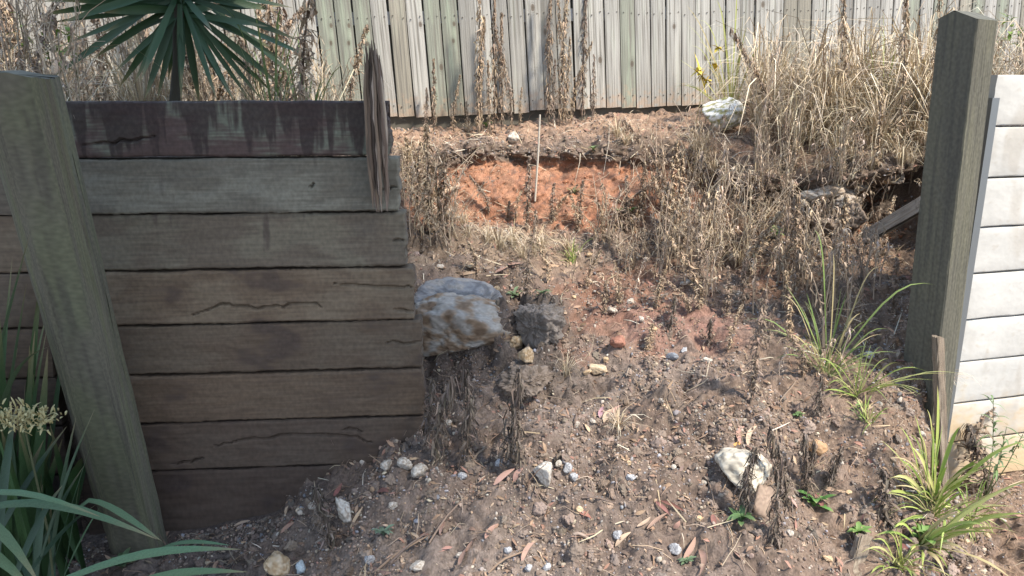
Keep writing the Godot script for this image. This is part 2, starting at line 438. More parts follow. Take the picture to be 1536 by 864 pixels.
# ------------------------------------------------------------------ timber
func board(mb: MB, x0: float, x1: float, y0: float, y1: float, depth: float, nx: int, ny: int, disp: Callable, uvr: Rect2, bevel := 0.006, end0 := 0.0, end1 := 0.0, rs := 1, c := Color.WHITE) -> void:
	# front face in the xy plane at z = 0 looking +z, with relief; worn arrises; ragged ends
	var nz := noise(rs, 14.0, 2)
	var base := mb.v.size()
	for j in ny + 1:
		var v := j / float(ny)
		if j == 1: v = minf(v, .035)
		if j == ny - 1: v = maxf(v, .965)
		for i in nx + 1:
			var u := i / float(nx)
			var e0 := end0 * nz.get_noise_2d(3.1 + rs, v * .09) + end0 * .3 * nz.get_noise_2d(7.1, v * .5)
			var e1 := end1 * nz.get_noise_2d(9.1 + rs, v * .09) + end1 * .3 * nz.get_noise_2d(17.1, v * .5)
			var x := lerpf(x0, x1, u) + e0 * pow(1.0 - u, 12.0) + e1 * pow(u, 12.0)
			var edge := nz.get_noise_2d(x * 3.0, 40.0 + v * 3) * 0.002 + nz.get_noise_2d(x * .25, 60.0 + v * 9) * 0.004
			if end1 == 0.0: edge *= .3
			var y := lerpf(y0, y1, v) + (edge if j == 0 or j == ny else 0.0)
			var z: float = disp.call(x, y)
			if j == 0 or j == ny or i == 0 or i == nx: z -= bevel * (1.0 + nz.get_noise_2d(x * 2.0, y * 2.0) * .8)
			mb.vert(Vector3(x, y, z), Vector3(0, 0, 1), c, Vector2(uvr.position.x + uvr.size.x * u, uvr.position.y + uvr.size.y * (1.0 - v)))
	var w := nx + 1
	for j in ny:
		for i in nx:
			var a := base + j * w + i
			mb.quad_i(a, a + 1, a + w + 1, a + w)
	# normals of the front
	for j in ny + 1:
		for i in nx + 1:
			var a := base + j * w + i
			var l := a - (1 if i > 0 else 0); var r := a + (1 if i < nx else 0)
			var d := a - (w if j > 0 else 0); var t := a + (w if j < ny else 0)
			mb.n[a] = (mb.v[r] - mb.v[l]).cross(mb.v[t] - mb.v[d]).normalized()
	# sides
	var rim := []
	for i in nx: rim.append(base + i)
	for j in ny: rim.append(base + j * w + nx)
	for i in nx: rim.append(base + ny * w + nx - i)
	for j in ny: rim.append(base + (ny - j) * w)
	for k in rim.size():
		var a: int = rim[k]; var b: int = rim[(k + 1) % rim.size()]
		var pa := mb.v[a]; var pb := mb.v[b]
		var qa := Vector3(pa.x, pa.y, -depth); var qb := Vector3(pb.x, pb.y, -depth)
		mb.quad(pa, qa, qb, pb, c, mb.uv[a], mb.uv[a] + Vector2(.004, .004), mb.uv[b] + Vector2(.004, .004), mb.uv[b])
	mb.quad(Vector3(x1, y0, -depth), Vector3(x0, y0, -depth), Vector3(x0, y1, -depth), Vector3(x1, y1, -depth), c, uvr.position, uvr.position + Vector2(.01, 0), uvr.position + Vector2(.01, .01), uvr.position + Vector2(0, .01))
func groove(p: Vector2, line: Array, width: float, depth: float) -> float:
	# the depth of a split along a polyline, tapering to both ends
	var best := 1e9; var along := 0.0
	for k in line.size() - 1:
		var a: Vector2 = line[k]; var b: Vector2 = line[k + 1]
		var t := clampf((p - a).dot(b - a) / (b - a).length_squared(), 0, 1)
		var d := p.distance_to(a.lerp(b, t))
		if d < best: best = d; along = (k + t) / (line.size() - 1)
	var wd := width * (0.35 + 0.65 * sin(PI * clampf(along, 0.02, .98)))
	return -depth * clampf(1.0 - best / wd, 0, 1)
func jagged(line: Array, rs: int) -> Array:      # a split follows the grain in short steps
	var rng := RandomNumberGenerator.new(); rng.seed = 900 + rs
	var out := [line[0]]
	for k in line.size() - 1:
		for j in 3:
			var p: Vector2 = (line[k] as Vector2).lerp(line[k + 1], (j + 1) / 3.0)
			out.append(p + Vector2(0, rng.randfn() * .0035))
	return out
func wall_px(px: float, py: float) -> Vector2:      # a point of the photograph on the sleepers' face, in the wall's own axes
	var r := ray(px, py)
	var m := 0.077
	# z = -2.8 - m (x + 1.05)
	var t := (2.8 + m * 1.05) / (-r.z - m * r.x)
	var p := EYE + r * t
	return Vector2((p.x + 1.05) * sqrt(1 + m * m), p.y)
func sleeper_material() -> StandardMaterial3D:
	var W := 1024; var H := 1024
	var g1 := grey(61, 0.11, 48, 1024, W, H, 4)      # grain along the sleeper
	var g2 := grey(62, 0.012, 256, 512, W, H, 4)     # blotches
	var g3 := grey(63, 0.06, 1024, 1024, W, H, 3)    # fine
	var g4 := grey(64, 0.016, 1024, 128, W, H, 4)    # runs down
	var base := [Vector3(88, 74, 71), Vector3(110, 107, 97), Vector3(106, 97, 85), Vector3(109, 94, 78), Vector3(98, 84, 70), Vector3(100, 84, 69), Vector3(88, 74, 63), Vector3(80, 66, 57)]
	var pale := [Vector3(112, 117, 104), Vector3(126, 125, 114), Vector3(116, 110, 96), Vector3(120, 107, 90), Vector3(103, 91, 77), Vector3(106, 90, 74), Vector3(92, 79, 68), Vector3(82, 69, 60)]
	var dark := Vector3(52, 43, 42)
	var data := PackedByteArray(); data.resize(W * H * 3)
	var hg := PackedByteArray(); hg.resize(W * H)
	for y in H:
		var r := y / 128
		var v := (y % 128) / 128.0
		for x in W:
			var k := y * W + x
			var a := g1[k] / 255.0; var b := g2[k] / 255.0; var f := g3[k] / 255.0; var d := g4[k] / 255.0
			var c: Vector3 = base[r].lerp(pale[r], smoothstep(.38, .68, b * .8 + a * .2))
			c *= 0.78 + 0.14 * a + 0.18 * f
			var st := 0.0
			if r == 0: st = smoothstep(.40, .58, d * .72 + (1.0 - v) * .30 + (b - .5) * .25)
			elif r <= 2: st = smoothstep(.60, .78, d * .6 + (1.0 - v) * .16 + (b - .5) * .3) * .6
			else: st = smoothstep(.66, .85, 1.0 - b + (f - .5) * .2) * .55
			c = c.lerp(dark * (0.85 + .4 * f), st * .8)
			data[k * 3] = int(clampf(c.x, 0, 255)); data[k * 3 + 1] = int(clampf(c.y, 0, 255)); data[k * 3 + 2] = int(clampf(c.z, 0, 255))
			hg[k] = int(clampf(a * 190 + f * 60, 0, 255))
	var m := mat(0.85, false)
	m.albedo_texture = tex_of(data, W, H)
	m.normal_enabled = true; m.normal_texture = bump_of(hg, W, H, 2.5); m.normal_scale = 0.18
	return m
func build_sleeper_wall() -> void:
	var m := sleeper_material()
	var wall := thing("sleeper_wall", "dark timber sleeper retaining wall ending ragged at the gap", "wall", Vector3(-1.05, 0, -2.8))
	wall.rotation.y = atan(0.077)
	# ends, measured along the wall from its origin
	var ends := [.615, .640, .660, .680, .708, .708, .712, .715]
	var tops := [1.597, 1.400, 1.200, .992, .785, .590, .396, .194, -.10]
	var setb := [.0, .004, -.010, -.004, -.008, .003, -.002, -.006]
	var cracks := {0: [[wall_px(125, 217), wall_px(170, 213), wall_px(205, 208), wall_px(232, 202)]],
		3: [[wall_px(285, 474), wall_px(305, 468), wall_px(332, 457), wall_px(350, 460), wall_px(385, 462), wall_px(415, 460), wall_px(440, 458), wall_px(465, 455), wall_px(480, 460)], [wall_px(500, 426), wall_px(550, 430), wall_px(600, 432), wall_px(618, 431)], [wall_px(590, 465), wall_px(606, 466), wall_px(622, 469)]],
		4: [[wall_px(580, 515), wall_px(605, 517), wall_px(634, 513)]],
		6: [[wall_px(320, 670), wall_px(345, 665), wall_px(380, 659), wall_px(420, 655), wall_px(470, 652), wall_px(510, 653), wall_px(535, 657), wall_px(556, 665)], [wall_px(510, 645), wall_px(530, 644), wall_px(545, 651)], [wall_px(255, 697), wall_px(285, 694), wall_px(305, 688)]],
		1: [[wall_px(465, 280), wall_px(472, 277)], [wall_px(572, 285), wall_px(596, 281)]], 2: [[wall_px(590, 362), wall_px(606, 362)]]}
	var rel := noise(77, 6.0, 3)
	for k in 8:
		var mb := MB.new()
		var cr := []
		for ln: Array in cracks.get(k, []): cr.append(jagged(ln, k))
		var disp := func(x: float, y: float) -> float:
			var z := rel.get_noise_2d(x * 1.2, y * 2.0 + k * 9.0) * 0.004 + rel.get_noise_2d(x * .5, y * 9.0 + k * 31.0) * 0.0009
			for ln in cr: z += groove(Vector2(x, y), ln, 0.0050, 0.026)
			return z
		board(mb, -.62, ends[k], tops[k + 1] + .0045, tops[k] - .0035, .085, 260, 40, disp, Rect2(0.0, k / 8.0 + .002, 1.0, .121), .007, 0.0, .016, 100 + k)
		part("sleeper", mb.mesh(m), wall).position.z = setb[k]
	# the next bay, beyond the post
	for k in 8:
		var mb := MB.new()
		var disp2 := func(x: float, y: float) -> float:
			return rel.get_noise_2d(x * 1.2, y * 5.0 + k * 9.0 + 70) * 0.004
		board(mb, -2.7, -.66, tops[k + 1] + .004, tops[k] - .003, .085, 60, 8, disp2, Rect2(0.0, ((k + 5) % 8 if k == 0 else (k + 1) % 8) / 8.0 + .002, 1.0, .121), .007, 0.0, .006, 140 + k)
		part("sleeper", mb.mesh(m), wall).position.z = -.004 * (k % 3)
	# the leaning post in front
	var pm := post_material(81, Vector3(98, 95, 82), Vector3(98, 99, 79), Vector3(82, 79, 70))
	var bl := at_depth(168, 846, 2.64); var br := at_depth(246, 846, 2.64)
	var tl := at_depth(-46, 118, 2.40); var tr := at_depth(72, 118, 2.40)
	var post := thing("timber_post", "leaning weathered green-grey timber post in front of dark sleepers", "post", (bl + br) * .5)
	part("shaft", post_mesh(bl, br, tl, tr, .075, (bl + br) * .5, pm, 5, .02), post)
func post_mesh(bl: Vector3, br: Vector3, tl: Vector3, tr: Vector3, thick: float, org: Vector3, m: Material, rs: int, dome: float) -> ArrayMesh:
	# a post between four front corners, with rounded arrises and a slightly domed, weathered top
	var mb := MB.new()
	var nz := noise(rs, 3.0, 3); var nf := noise(rs + 1, 9.0, 2)
	var back := (br - bl).cross(tl - bl).normalized() * -thick
	var ring := 72
	var rows := 60
	for j in rows + 1:
		var t := j / float(rows)
		var l := bl.lerp(tl, t) - org; var r := br.lerp(tr, t) - org
		var w := (r - l).length(); var ax := (r - l).normalized()
		var up := (tl - bl).normalized()
		var fwd := -back.normalized()
		for i in ring + 1:
			var an := TAU * i / ring
			# superellipse section
			var cx := signf(cos(an)) * pow(absf(cos(an)), .28); var cz := signf(sin(an)) * pow(absf(sin(an)), .28)
			var q := l.lerp(r, .5) + ax * cx * w * .5 + fwd * (cz - 1.0) * thick * .5
			var d := nz.get_noise_3d(an * .8, t * 1.6, 3.0) * .006 + nf.get_noise_3d(cx * 3.0, t * .5, cz * 3.0) * .003
			if cz > .8 and absf(cx - .38 - .05 * sin(t * 9.0)) < .035 and t > .35 and t < .95: d -= .012 * sin((t - .35) / .6 * PI)
			if cz > .8 and absf(cx + .45 - .04 * sin(t * 7.0)) < .03 and t > .1 and t < .7: d -= .010 * sin((t - .1) / .6 * PI)
			q += (ax * cx + fwd * cz).normalized() * d
			if j == rows: q += up * (dome * (1.0 - absf(cx + .25) * .9) + nf.get_noise_2d(an * 2, 1.0) * .004)
			mb.vert(q, (ax * cx + fwd * cz).normalized(), Color.WHITE, Vector2(i / float(ring) * 2.0, 1.0 - t))
	for j in rows:
		for i in ring:
			var a := j * (ring + 1) + i
			mb.quad_i(a + 1, a, a + ring + 1, a + ring + 2)
	mb.smooth_normals()
	for j in rows + 1:
		var a := j * (ring + 1)
		var nn := (mb.n[a] + mb.n[a + ring]).normalized(); mb.n[a] = nn; mb.n[a + ring] = nn
	# top
	var ctr := Vector3.ZERO
	var top0 := rows * (ring + 1)
	for i in ring: ctr += mb.v[top0 + i] / ring
	var upn := (tl - bl).normalized()
	var ci := mb.vert(ctr + upn * .004, upn, Color(.8, .8, .8), Vector2(.5, .02))
	var r0 := mb.v.size()
	for i in ring + 1: mb.vert(mb.v[top0 + i], upn, Color(.8, .8, .8), Vector2(.5 + .06 * cos(TAU * i / ring), .02 + .02 * sin(TAU * i / ring)))
	for i in ring: mb.tri_i(ci, r0 + i + 1, r0 + i)
	return mb.mesh(m)
func post_material(rs: int, a: Vector3, b: Vector3, d: Vector3) -> StandardMaterial3D:
	var W := 256; var H := 512
	var g1 := grey(rs, 0.16, 256, 20, W, H, 4)
	var g2 := grey(rs + 1, 0.02, 256, 128, W, H, 4)
	var g3 := grey(rs + 2, 0.2, W, H, W, H, 2)
	var data := PackedByteArray(); data.resize(W * H * 3)
	var hg := PackedByteArray(); hg.resize(W * H)
	for k in W * H:
		var grain := g1[k] / 255.0; var blotch := g2[k] / 255.0; var fleck := g3[k] / 255.0
		var c := a.lerp(b, smoothstep(.35, .7, blotch)).lerp(d, smoothstep(.2, .5, grain) * -.5 + .5)
		c *= 0.82 + .26 * fleck + .12 * grain
		data[k * 3] = int(clampf(c.x, 0, 255)); data[k * 3 + 1] = int(clampf(c.y, 0, 255)); data[k * 3 + 2] = int(clampf(c.z, 0, 255))
		hg[k] = int(grain * 200 + fleck * 50)
	var m := mat(0.88, false)
	m.albedo_texture = tex_of(data, W, H)
	m.normal_enabled = true; m.normal_texture = bump_of(hg, W, H, 2.0); m.normal_scale = 0.3
	return m
func bar(mb: MB, a: Vector3, b: Vector3, w: float, d: float, face: Vector3, c: Color, ends := 0.0, u0 := 0.0) -> void:
	# a rectangular bar from a to b, w across and d deep, its broad side looking along face
	var t := (b - a).normalized()
	var s := t.cross(face).normalized(); var f := s.cross(t).normalized()
	var P := []
	for e in [a, b]:
		for q in [[-1, 1], [1, 1], [1, -1], [-1, -1]]:
			P.append(e + s * q[0] * w * .5 + f * q[1] * d * .5 + t * (ends * (q[0] * .5 + q[1] * .3)))
	for k in 4:
		var n2 := (k + 1) % 4
		mb.quad(P[k], P[n2], P[4 + n2], P[4 + k], c, Vector2(u0 + k * .05, 1), Vector2(u0 + k * .05 + .05, 1), Vector2(u0 + k * .05 + .05, 0), Vector2(u0 + k * .05, 0))
	mb.quad(P[3], P[2], P[1], P[0], c)
	mb.quad(P[4], P[5], P[6], P[7], c)
func build_pale_wall() -> void:
	var wall := thing("concrete_wall", "pale concrete sleeper wall in a galvanised channel", "wall", Vector3(2.04, 0, -3.19))
	wall.rotation.y = atan(0.26)
	var W := 512; var H := 512
	var g1 := grey(91, .012, W, H, W, H, 4); var g2 := grey(92, .08, W, H, W, H, 3); var g3 := grey(93, .03, 512, 96, W, H, 3)
	var data := PackedByteArray(); data.resize(W * H * 3)
	for y in H:
		for x in W:
			var k := y * W + x
			var c := Vector3(188, 188, 184) * (0.93 + .09 * g1[k] / 255.0 + .03 * g2[k] / 255.0)
			var st := smoothstep(.55, .85, g3[k] / 255.0) * .22 + smoothstep(.72, .9, g2[k] / 255.0) * .18
			c = c.lerp(Vector3(140, 128, 112), st)
			# soil splashed on the lowest courses
			var v := y / float(H)
			var sp_ := smoothstep(.64, .93, v + (g1[k] / 255.0 - .5) * .22 + (g2[k] / 255.0 - .5) * .12)
			c = c.lerp(Vector3(196, 166, 122), sp_ * .75)
			data[k * 3] = int(c.x); data[k * 3 + 1] = int(c.y); data[k * 3 + 2] = int(c.z)
	var m := mat(0.75, false); m.albedo_texture = tex_of(data, W, H)
	m.normal_enabled = true; m.normal_texture = bump_of(g2, W, H, 1.0); m.normal_scale = .3
	var tops := [1.690, 1.490, 1.287, 1.087, .892, .694, .505, .316, .134, -.06, -.25]
	var rel := noise(95, 4.0, 2)
	for k in 10:
		var mb := MB.new()
		var disp := func(x: float, y: float) -> float: return rel.get_noise_2d(x, y * 3.0) * .0012
		board(mb, -.165, 2.4, tops[k + 1] + .004, tops[k] - .003, .075, 40, 8, disp, Rect2(0.0, (1.69 - tops[k]) / 1.95, 1.0, (tops[k] - tops[k + 1]) / 1.95), .006, 0, 0, 170 + k)
		part("concrete_sleeper", mb.mesh(m), wall).position.z = [0.0, -.003, .002, -.002, .001, -.003, 0.0, .002, -.001, 0.0][k]
	# galvanised channel that holds the sleepers' ends
	var zm := mat(0.5, false, Color(.50, .52, .53)); zm.metallic = .6
	var ch := MB.new()
	bar(ch, Vector3(-.172, -.2, .012), Vector3(-.172, 1.60, .012), .028, .006, Vector3(0, 0, 1), Color.WHITE)
	bar(ch, Vector3(-.172, -.2, -.088), Vector3(-.172, 1.60, -.088), .028, .006, Vector3(0, 0, 1), Color.WHITE)
	bar(ch, Vector3(-.189, -.2, -.038), Vector3(-.189, 1.60, -.038), .006, .106, Vector3(0, 0, 1), Color.WHITE)
	part("steel_channel", ch.mesh(zm), wall)
	# the timber post against its end
	var pm := post_material(86, Vector3(90, 89, 79), Vector3(96, 95, 82), Vector3(76, 76, 70))
	var ax := Vector3(1, 0, -.26).normalized(); var fw := Vector3(.26, 0, 1).normalized()
	var foot := Vector3(1.79, -.25, -3.02)
	var lean := Vector3(-.055, 2.14, .0)
	var post := thing("timber_post", "square-sawn dark timber post standing at the pale wall's end", "post", foot)
	var mb2 := MB.new()
	# section 80 x 200 with chamfers; peaked top, one slope weathered
	var hw := .048; var dp := .19; var ch2 := .005
	var sec := [Vector2(-hw, -ch2), Vector2(-hw + ch2, 0), Vector2(hw - ch2, 0), Vector2(hw, -ch2), Vector2(hw, -dp + ch2), Vector2(hw - ch2, -dp), Vector2(-hw + ch2, -dp), Vector2(-hw, -dp + ch2)]
	var rn := noise(87, 5.0, 3)
	var rows := 40
	for s in sec.size():
		var A: Vector2 = sec[s]; var B: Vector2 = sec[(s + 1) % sec.size()]
		var steps := 6 if (B - A).length() > .05 else 1
		for q in steps:
			var a2 := A.lerp(B, q / float(steps)); var b2 := A.lerp(B, (q + 1) / float(steps))
			for j in rows:
				var P := []
				for e in [[a2, j], [b2, j], [b2, j + 1], [a2, j + 1]]:
					var t: float = e[1] / float(rows)
					var o: Vector2 = e[0]
					var hgt := t
					var p := lean * hgt + ax * o.x + fw * o.y
					if e[1] == rows:   # the peak lies a little behind the middle
						p.y += .030 - absf(o.y + .115) * .34 - .05 * (o.x + hw)
					var nn := ax * signf(o.x) if absf(o.x) > hw - .006 else fw * signf(o.y + dp * .5)
					p += nn * rn.get_noise_3d(o.x * 20, t * 4.0, o.y * 20) * .0025
					P.append(p)
				var u0 := s * .23 + q * .03
				mb2.quad(P[0], P[1], P[2], P[3], Color.WHITE, Vector2(u0, 1.0 - j / float(rows)), Vector2(u0 + .03, 1.0 - j / float(rows)), Vector2(u0 + .03, 1.0 - (j + 1) / float(rows)), Vector2(u0, 1.0 - (j + 1) / float(rows)))
	var cap := []
	for o: Vector2 in sec:
		var p := lean + ax * o.x + fw * o.y
		p.y += .030 - absf(o.y + .115) * .34 - .05 * (o.x + hw)
		cap.append(p)
	var pk0 := lean + ax * -hw + fw * -.115 + Vector3(0, .030, 0); var pk1 := lean + ax * hw + fw * -.115 + Vector3(0, .030 - .1 * hw, 0)
	mb2.quad(cap[0], cap[3], pk1, pk0, Color.WHITE, Vector2(.1, .1), Vector2(.2, .1), Vector2(.2, .15), Vector2(.1, .15))
	mb2.quad(cap[1], cap[2], cap[3], cap[0], Color.WHITE)
	mb2.quad(pk0, pk1, cap[4], cap[7], Color.WHITE, Vector2(.1, .1), Vector2(.2, .1), Vector2(.2, .15), Vector2(.1, .15))
	mb2.quad(cap[7], cap[4], cap[5], cap[6], Color.WHITE)
	part("shaft", mb2.mesh(pm), post)

# ------------------------------------------------------------------ paling fence
func fence_point(along: float, up: float, out := 0.0) -> Vector3:
	# along the fence from where it crosses x = 0; it runs away to the right and climbs a little
	var d := Vector3(1, 0.0, -.236).normalized()
	var n := Vector3(.236, 0, 1).normalized()
	return Vector3(0, 1.478, -5.16) + d * along + Vector3(0, .036 * along + up, 0) + n * out
func build_fence() -> void:
	var W := 1024; var H := 1024                    # 16 boards of 64 pixels, 1.8 m tall
	var g1 := grey(201, .09, 1024, 26, W, H, 4); var g2 := grey(202, .02, 1024, 128, W, H, 4); var g3 := grey(203, .25, W, H, W, H, 2); var g4 := grey(204, .03, W, H, W, H, 3)
	var rng := RandomNumberGenerator.new(); rng.seed = 77
	var tone := []; var knots := []
	for k in 16:
		var t := Vector3(152, 151, 146) * rng.randf_range(.82, 1.10)
		if k in [3, 7, 12]: t = t * Vector3(.98, 1.01, .96)
		if k in [5, 9]: t = t * Vector3(1.02, 1.0, .95)
		tone.append(t)
		var ks := []
		for j in rng.randi_range(0, 2): ks.append([rng.randf_range(14, 50), rng.randf_range(480, 960), rng.randf_range(5, 9)])
		knots.append(ks)
	var data := PackedByteArray(); data.resize(W * H * 3)
	var hg := PackedByteArray(); hg.resize(W * H)
	for y in H:
		for x in W:
			var k := y * W + x
			var b := x / 64; var lx := x % 64
			var grain := g1[k] / 255.0; var v := g2[k] / 255.0; var f := g3[k] / 255.0; var q := g4[k] / 255.0
			var c: Vector3 = tone[b] * (.78 + .24 * grain + .14 * f + .14 * v)
			c = c.lerp(Vector3(118, 115, 108), (1.0 - smoothstep(.15, .45, grain)) * .75)
			c = c.lerp(Vector3(165, 182, 158), smoothstep(.60, .85, v) * (.30 if b in [3, 7, 12] else .10))
			for kn in knots[b]:
				var e: float = Vector2(lx - kn[0], (y - kn[1]) * .62).length() / kn[2]
				if e < 2.6:
					if e < 1.0: c = c.lerp(Vector3(82, 72, 62), .85 * (1.0 - e * .4))
					else: c *= 1.0 - .16 * (.5 + .5 * cos(e * 9.0)) * (2.6 - e) / 1.6
			# mud splashed up from the soil
			var mud := smoothstep(.93, 1.02, y / float(H) + (q - .5) * .16 + (f - .5) * .06)
			c = c.lerp(Vector3(176, 150, 128), mud * .55)
			data[k * 3] = int(clampf(c.x, 0, 255)); data[k * 3 + 1] = int(clampf(c.y, 0, 255)); data[k * 3 + 2] = int(clampf(c.z, 0, 255))
			hg[k] = int(clampf(grain * 170 + f * 60, 0, 255))
	var m := mat(0.88, false); m.albedo_texture = tex_of(data, W, H)
	m.normal_enabled = true; m.normal_texture = bump_of(hg, W, H, 3.0); m.normal_scale = .7
	var fence := thing("paling_fence", "weathered grey timber paling fence behind the eroded bank", "fence", fence_point(0, 0))
	var yaw := atan(.236)
	var along := -3.3
	var nail_m := mat(.5, false, Color(.33, .30, .28)); nail_m.metallic = .6
	var nm := CylinderMesh.new(); nm.top_radius = .0035; nm.bottom_radius = .0035; nm.height = .006; nm.radial_segments = 8; nm.material = nail_m
	while along < 5.2:
		var k := rng.randi_range(0, 15)
		var w := rng.randf_range(.0945, .1005)
		var mb := MB.new()
		var cup := rng.randf_range(-.003, .003)
		var disp := func(x: float, _y: float) -> float: return cup * (1.0 - pow(x / .05, 2.0))
		board(mb, -w * .5, w * .5, 0.0, 1.75, .016, 4, 6, disp, Rect2(k / 16.0 + .003, 0.0, 1.0 / 16 - .006, 1.0), .003, 0, 0, 300 + k)
		var p := part("paling", mb.mesh(m), fence)
		p.position = fence_point(along, rng.randf_range(-.010, .008)) - fence.position
		p.basis = Basis(Vector3.UP, yaw) * Basis(Vector3(0, 0, 1), .062 + rng.randf_range(-.006, .006)) * Basis(Vector3.UP, rng.randf_range(-.03, .03))
		for h in [.10, .62]:
			for sx in [-.028, .030]:
				var nl := part("nail", nm, p); nl.position = Vector3(sx + rng.randf_range(-.004, .004), h - .03 + rng.randf_range(-.01, .01), .001); nl.rotation.x = PI / 2
		along += w + rng.randf_range(.005, .011)
	# rails behind, a dark plinth board under the palings
	var rm := mat(.85, false, Color(.86, .87, .88))
	var bb := MB.new()  # added layer behind the palings, keeps sky light out of their gaps
	for k in 30:
		var a0 := -3.4 + k * .295
		bar(bb, fence_point(a0, .02, -.085) - fence.position, fence_point(a0 - .09, 1.74, -.085) - fence.position, .296, .016, Vector3(.236, 0, 1), Color.WHITE)
	part("added_gap_blockers", bb.mesh(mat(.9, false, Color(.50, .49, .46))), fence)
	for h in [.60, 1.45]:
		var mb := MB.new()
		bar(mb, fence_point(-3.4, h - .012, -.045) - fence.position, fence_point(5.3, h - .012, -.045) - fence.position, .075, .04, Vector3(.236, 0, 1), Color.WHITE)
		part("rail", mb.mesh(rm), fence)
	var dm := mat(.9, false, Color(.36, .35, .32))
	var mp := MB.new()
	bar(mp, fence_point(-3.4, -.02, -.05) - fence.position, fence_point(5.3, -.02, -.05) - fence.position, .12, .03, Vector3(.236, 0, 1), Color.WHITE)
	part("plinth_board", mp.mesh(dm), fence)

# ------------------------------------------------------------------ dead weeds, grasses, leaves
var m_dry: StandardMaterial3D
var m_green: StandardMaterial3D
var m_stone: StandardMaterial3D
var m_strap: StandardMaterial3D
var m_wood: StandardMaterial3D
var weed_set := []       # [stem mesh, leaf mesh, height]
var shrivel_set := []    # short dense ones with long hanging leaves
var tuft_set := []       # dry grass
var stalk_set := []      # bare single stalks
var wisp_set := []       # thin dry twiggy weeds of the thicket
func plant_materials() -> void:
	m_dry = mat(.85); m_dry.backlight = Color(.25, .22, .18); m_dry.backlight_enabled = true
	m_green = mat(.6); m_green.backlight = Color(.45, .5, .3); m_green.backlight_enabled = true
	m_stone = mat(.85)
	m_strap = mat(.65); m_strap.backlight = Color(.4, .45, .3); m_strap.backlight_enabled = true
	var rib := PackedByteArray(); rib.resize(64 * 64 * 3)
	var rn := noise(71, .9, 2); var rb := noise(72, .12, 3)
	for y in 64:
		for x in 64:
			var v := 222.0 + 26.0 * sin(x * 1.35) + rn.get_noise_2d(x * 1.0, y * .05) * 26.0 + rb.get_noise_2d(x, y) * 30.0
			for ch in 3: rib[(y * 64 + x) * 3 + ch] = int(clampf(v, 90, 255))
	m_strap.albedo_texture = tex_of(rib, 64, 64)
	m_wood = mat(.9)
func stem_curve(rng: RandomNumberGenerator, h: float, lean: float, k := 7) -> Array:
	var pts := []
	var d := Vector3(rng.randfn(), 0, rng.randfn()) * lean * rng.randf_range(.5, 2.2)
	var wob := Vector3(rng.randfn(), 0, rng.randfn()) * .02
	for j in k:
		var t := j / float(k - 1)
		pts.append(Vector3(0, h * t - .03 * (1 - t), 0) + d * t * t * h + wob * sin(t * 5.0) * h)
	return pts
func along(pts: Array, t: float) -> Vector3:
	var f := clampf(t, 0, .999) * (pts.size() - 1)
	var k := int(f)
	return (pts[k] as Vector3).lerp(pts[k + 1], f - k)
func hanging_leaf(mb: MB, rng: RandomNumberGenerator, p: Vector3, out: float, drop: float, w: float, c: Color) -> void:
	var an := rng.randf() * TAU
	var d := Vector3(cos(an), 0, sin(an))
	var s := d.cross(Vector3.UP)
	var c2 := vary(c, rng, .2)
	mb.ribbon([p, p + d * out * .7 + Vector3(0, out * rng.randf_range(-.3, .5), 0), p + d * out * rng.randf_range(.8, 1.4) + s * rng.randfn() * .35 * out + Vector3(0, -drop * rng.randf_range(.25, .6), 0), p + d * out * rng.randf_range(.1, 1.3) + s * rng.randfn() * .7 * out + Vector3(0, -drop, 0)], [w * .3, w, w * .9, w * .1], s, [c, c2, c2, c], 0.5, rng.randf_range(-1.4, 1.4))
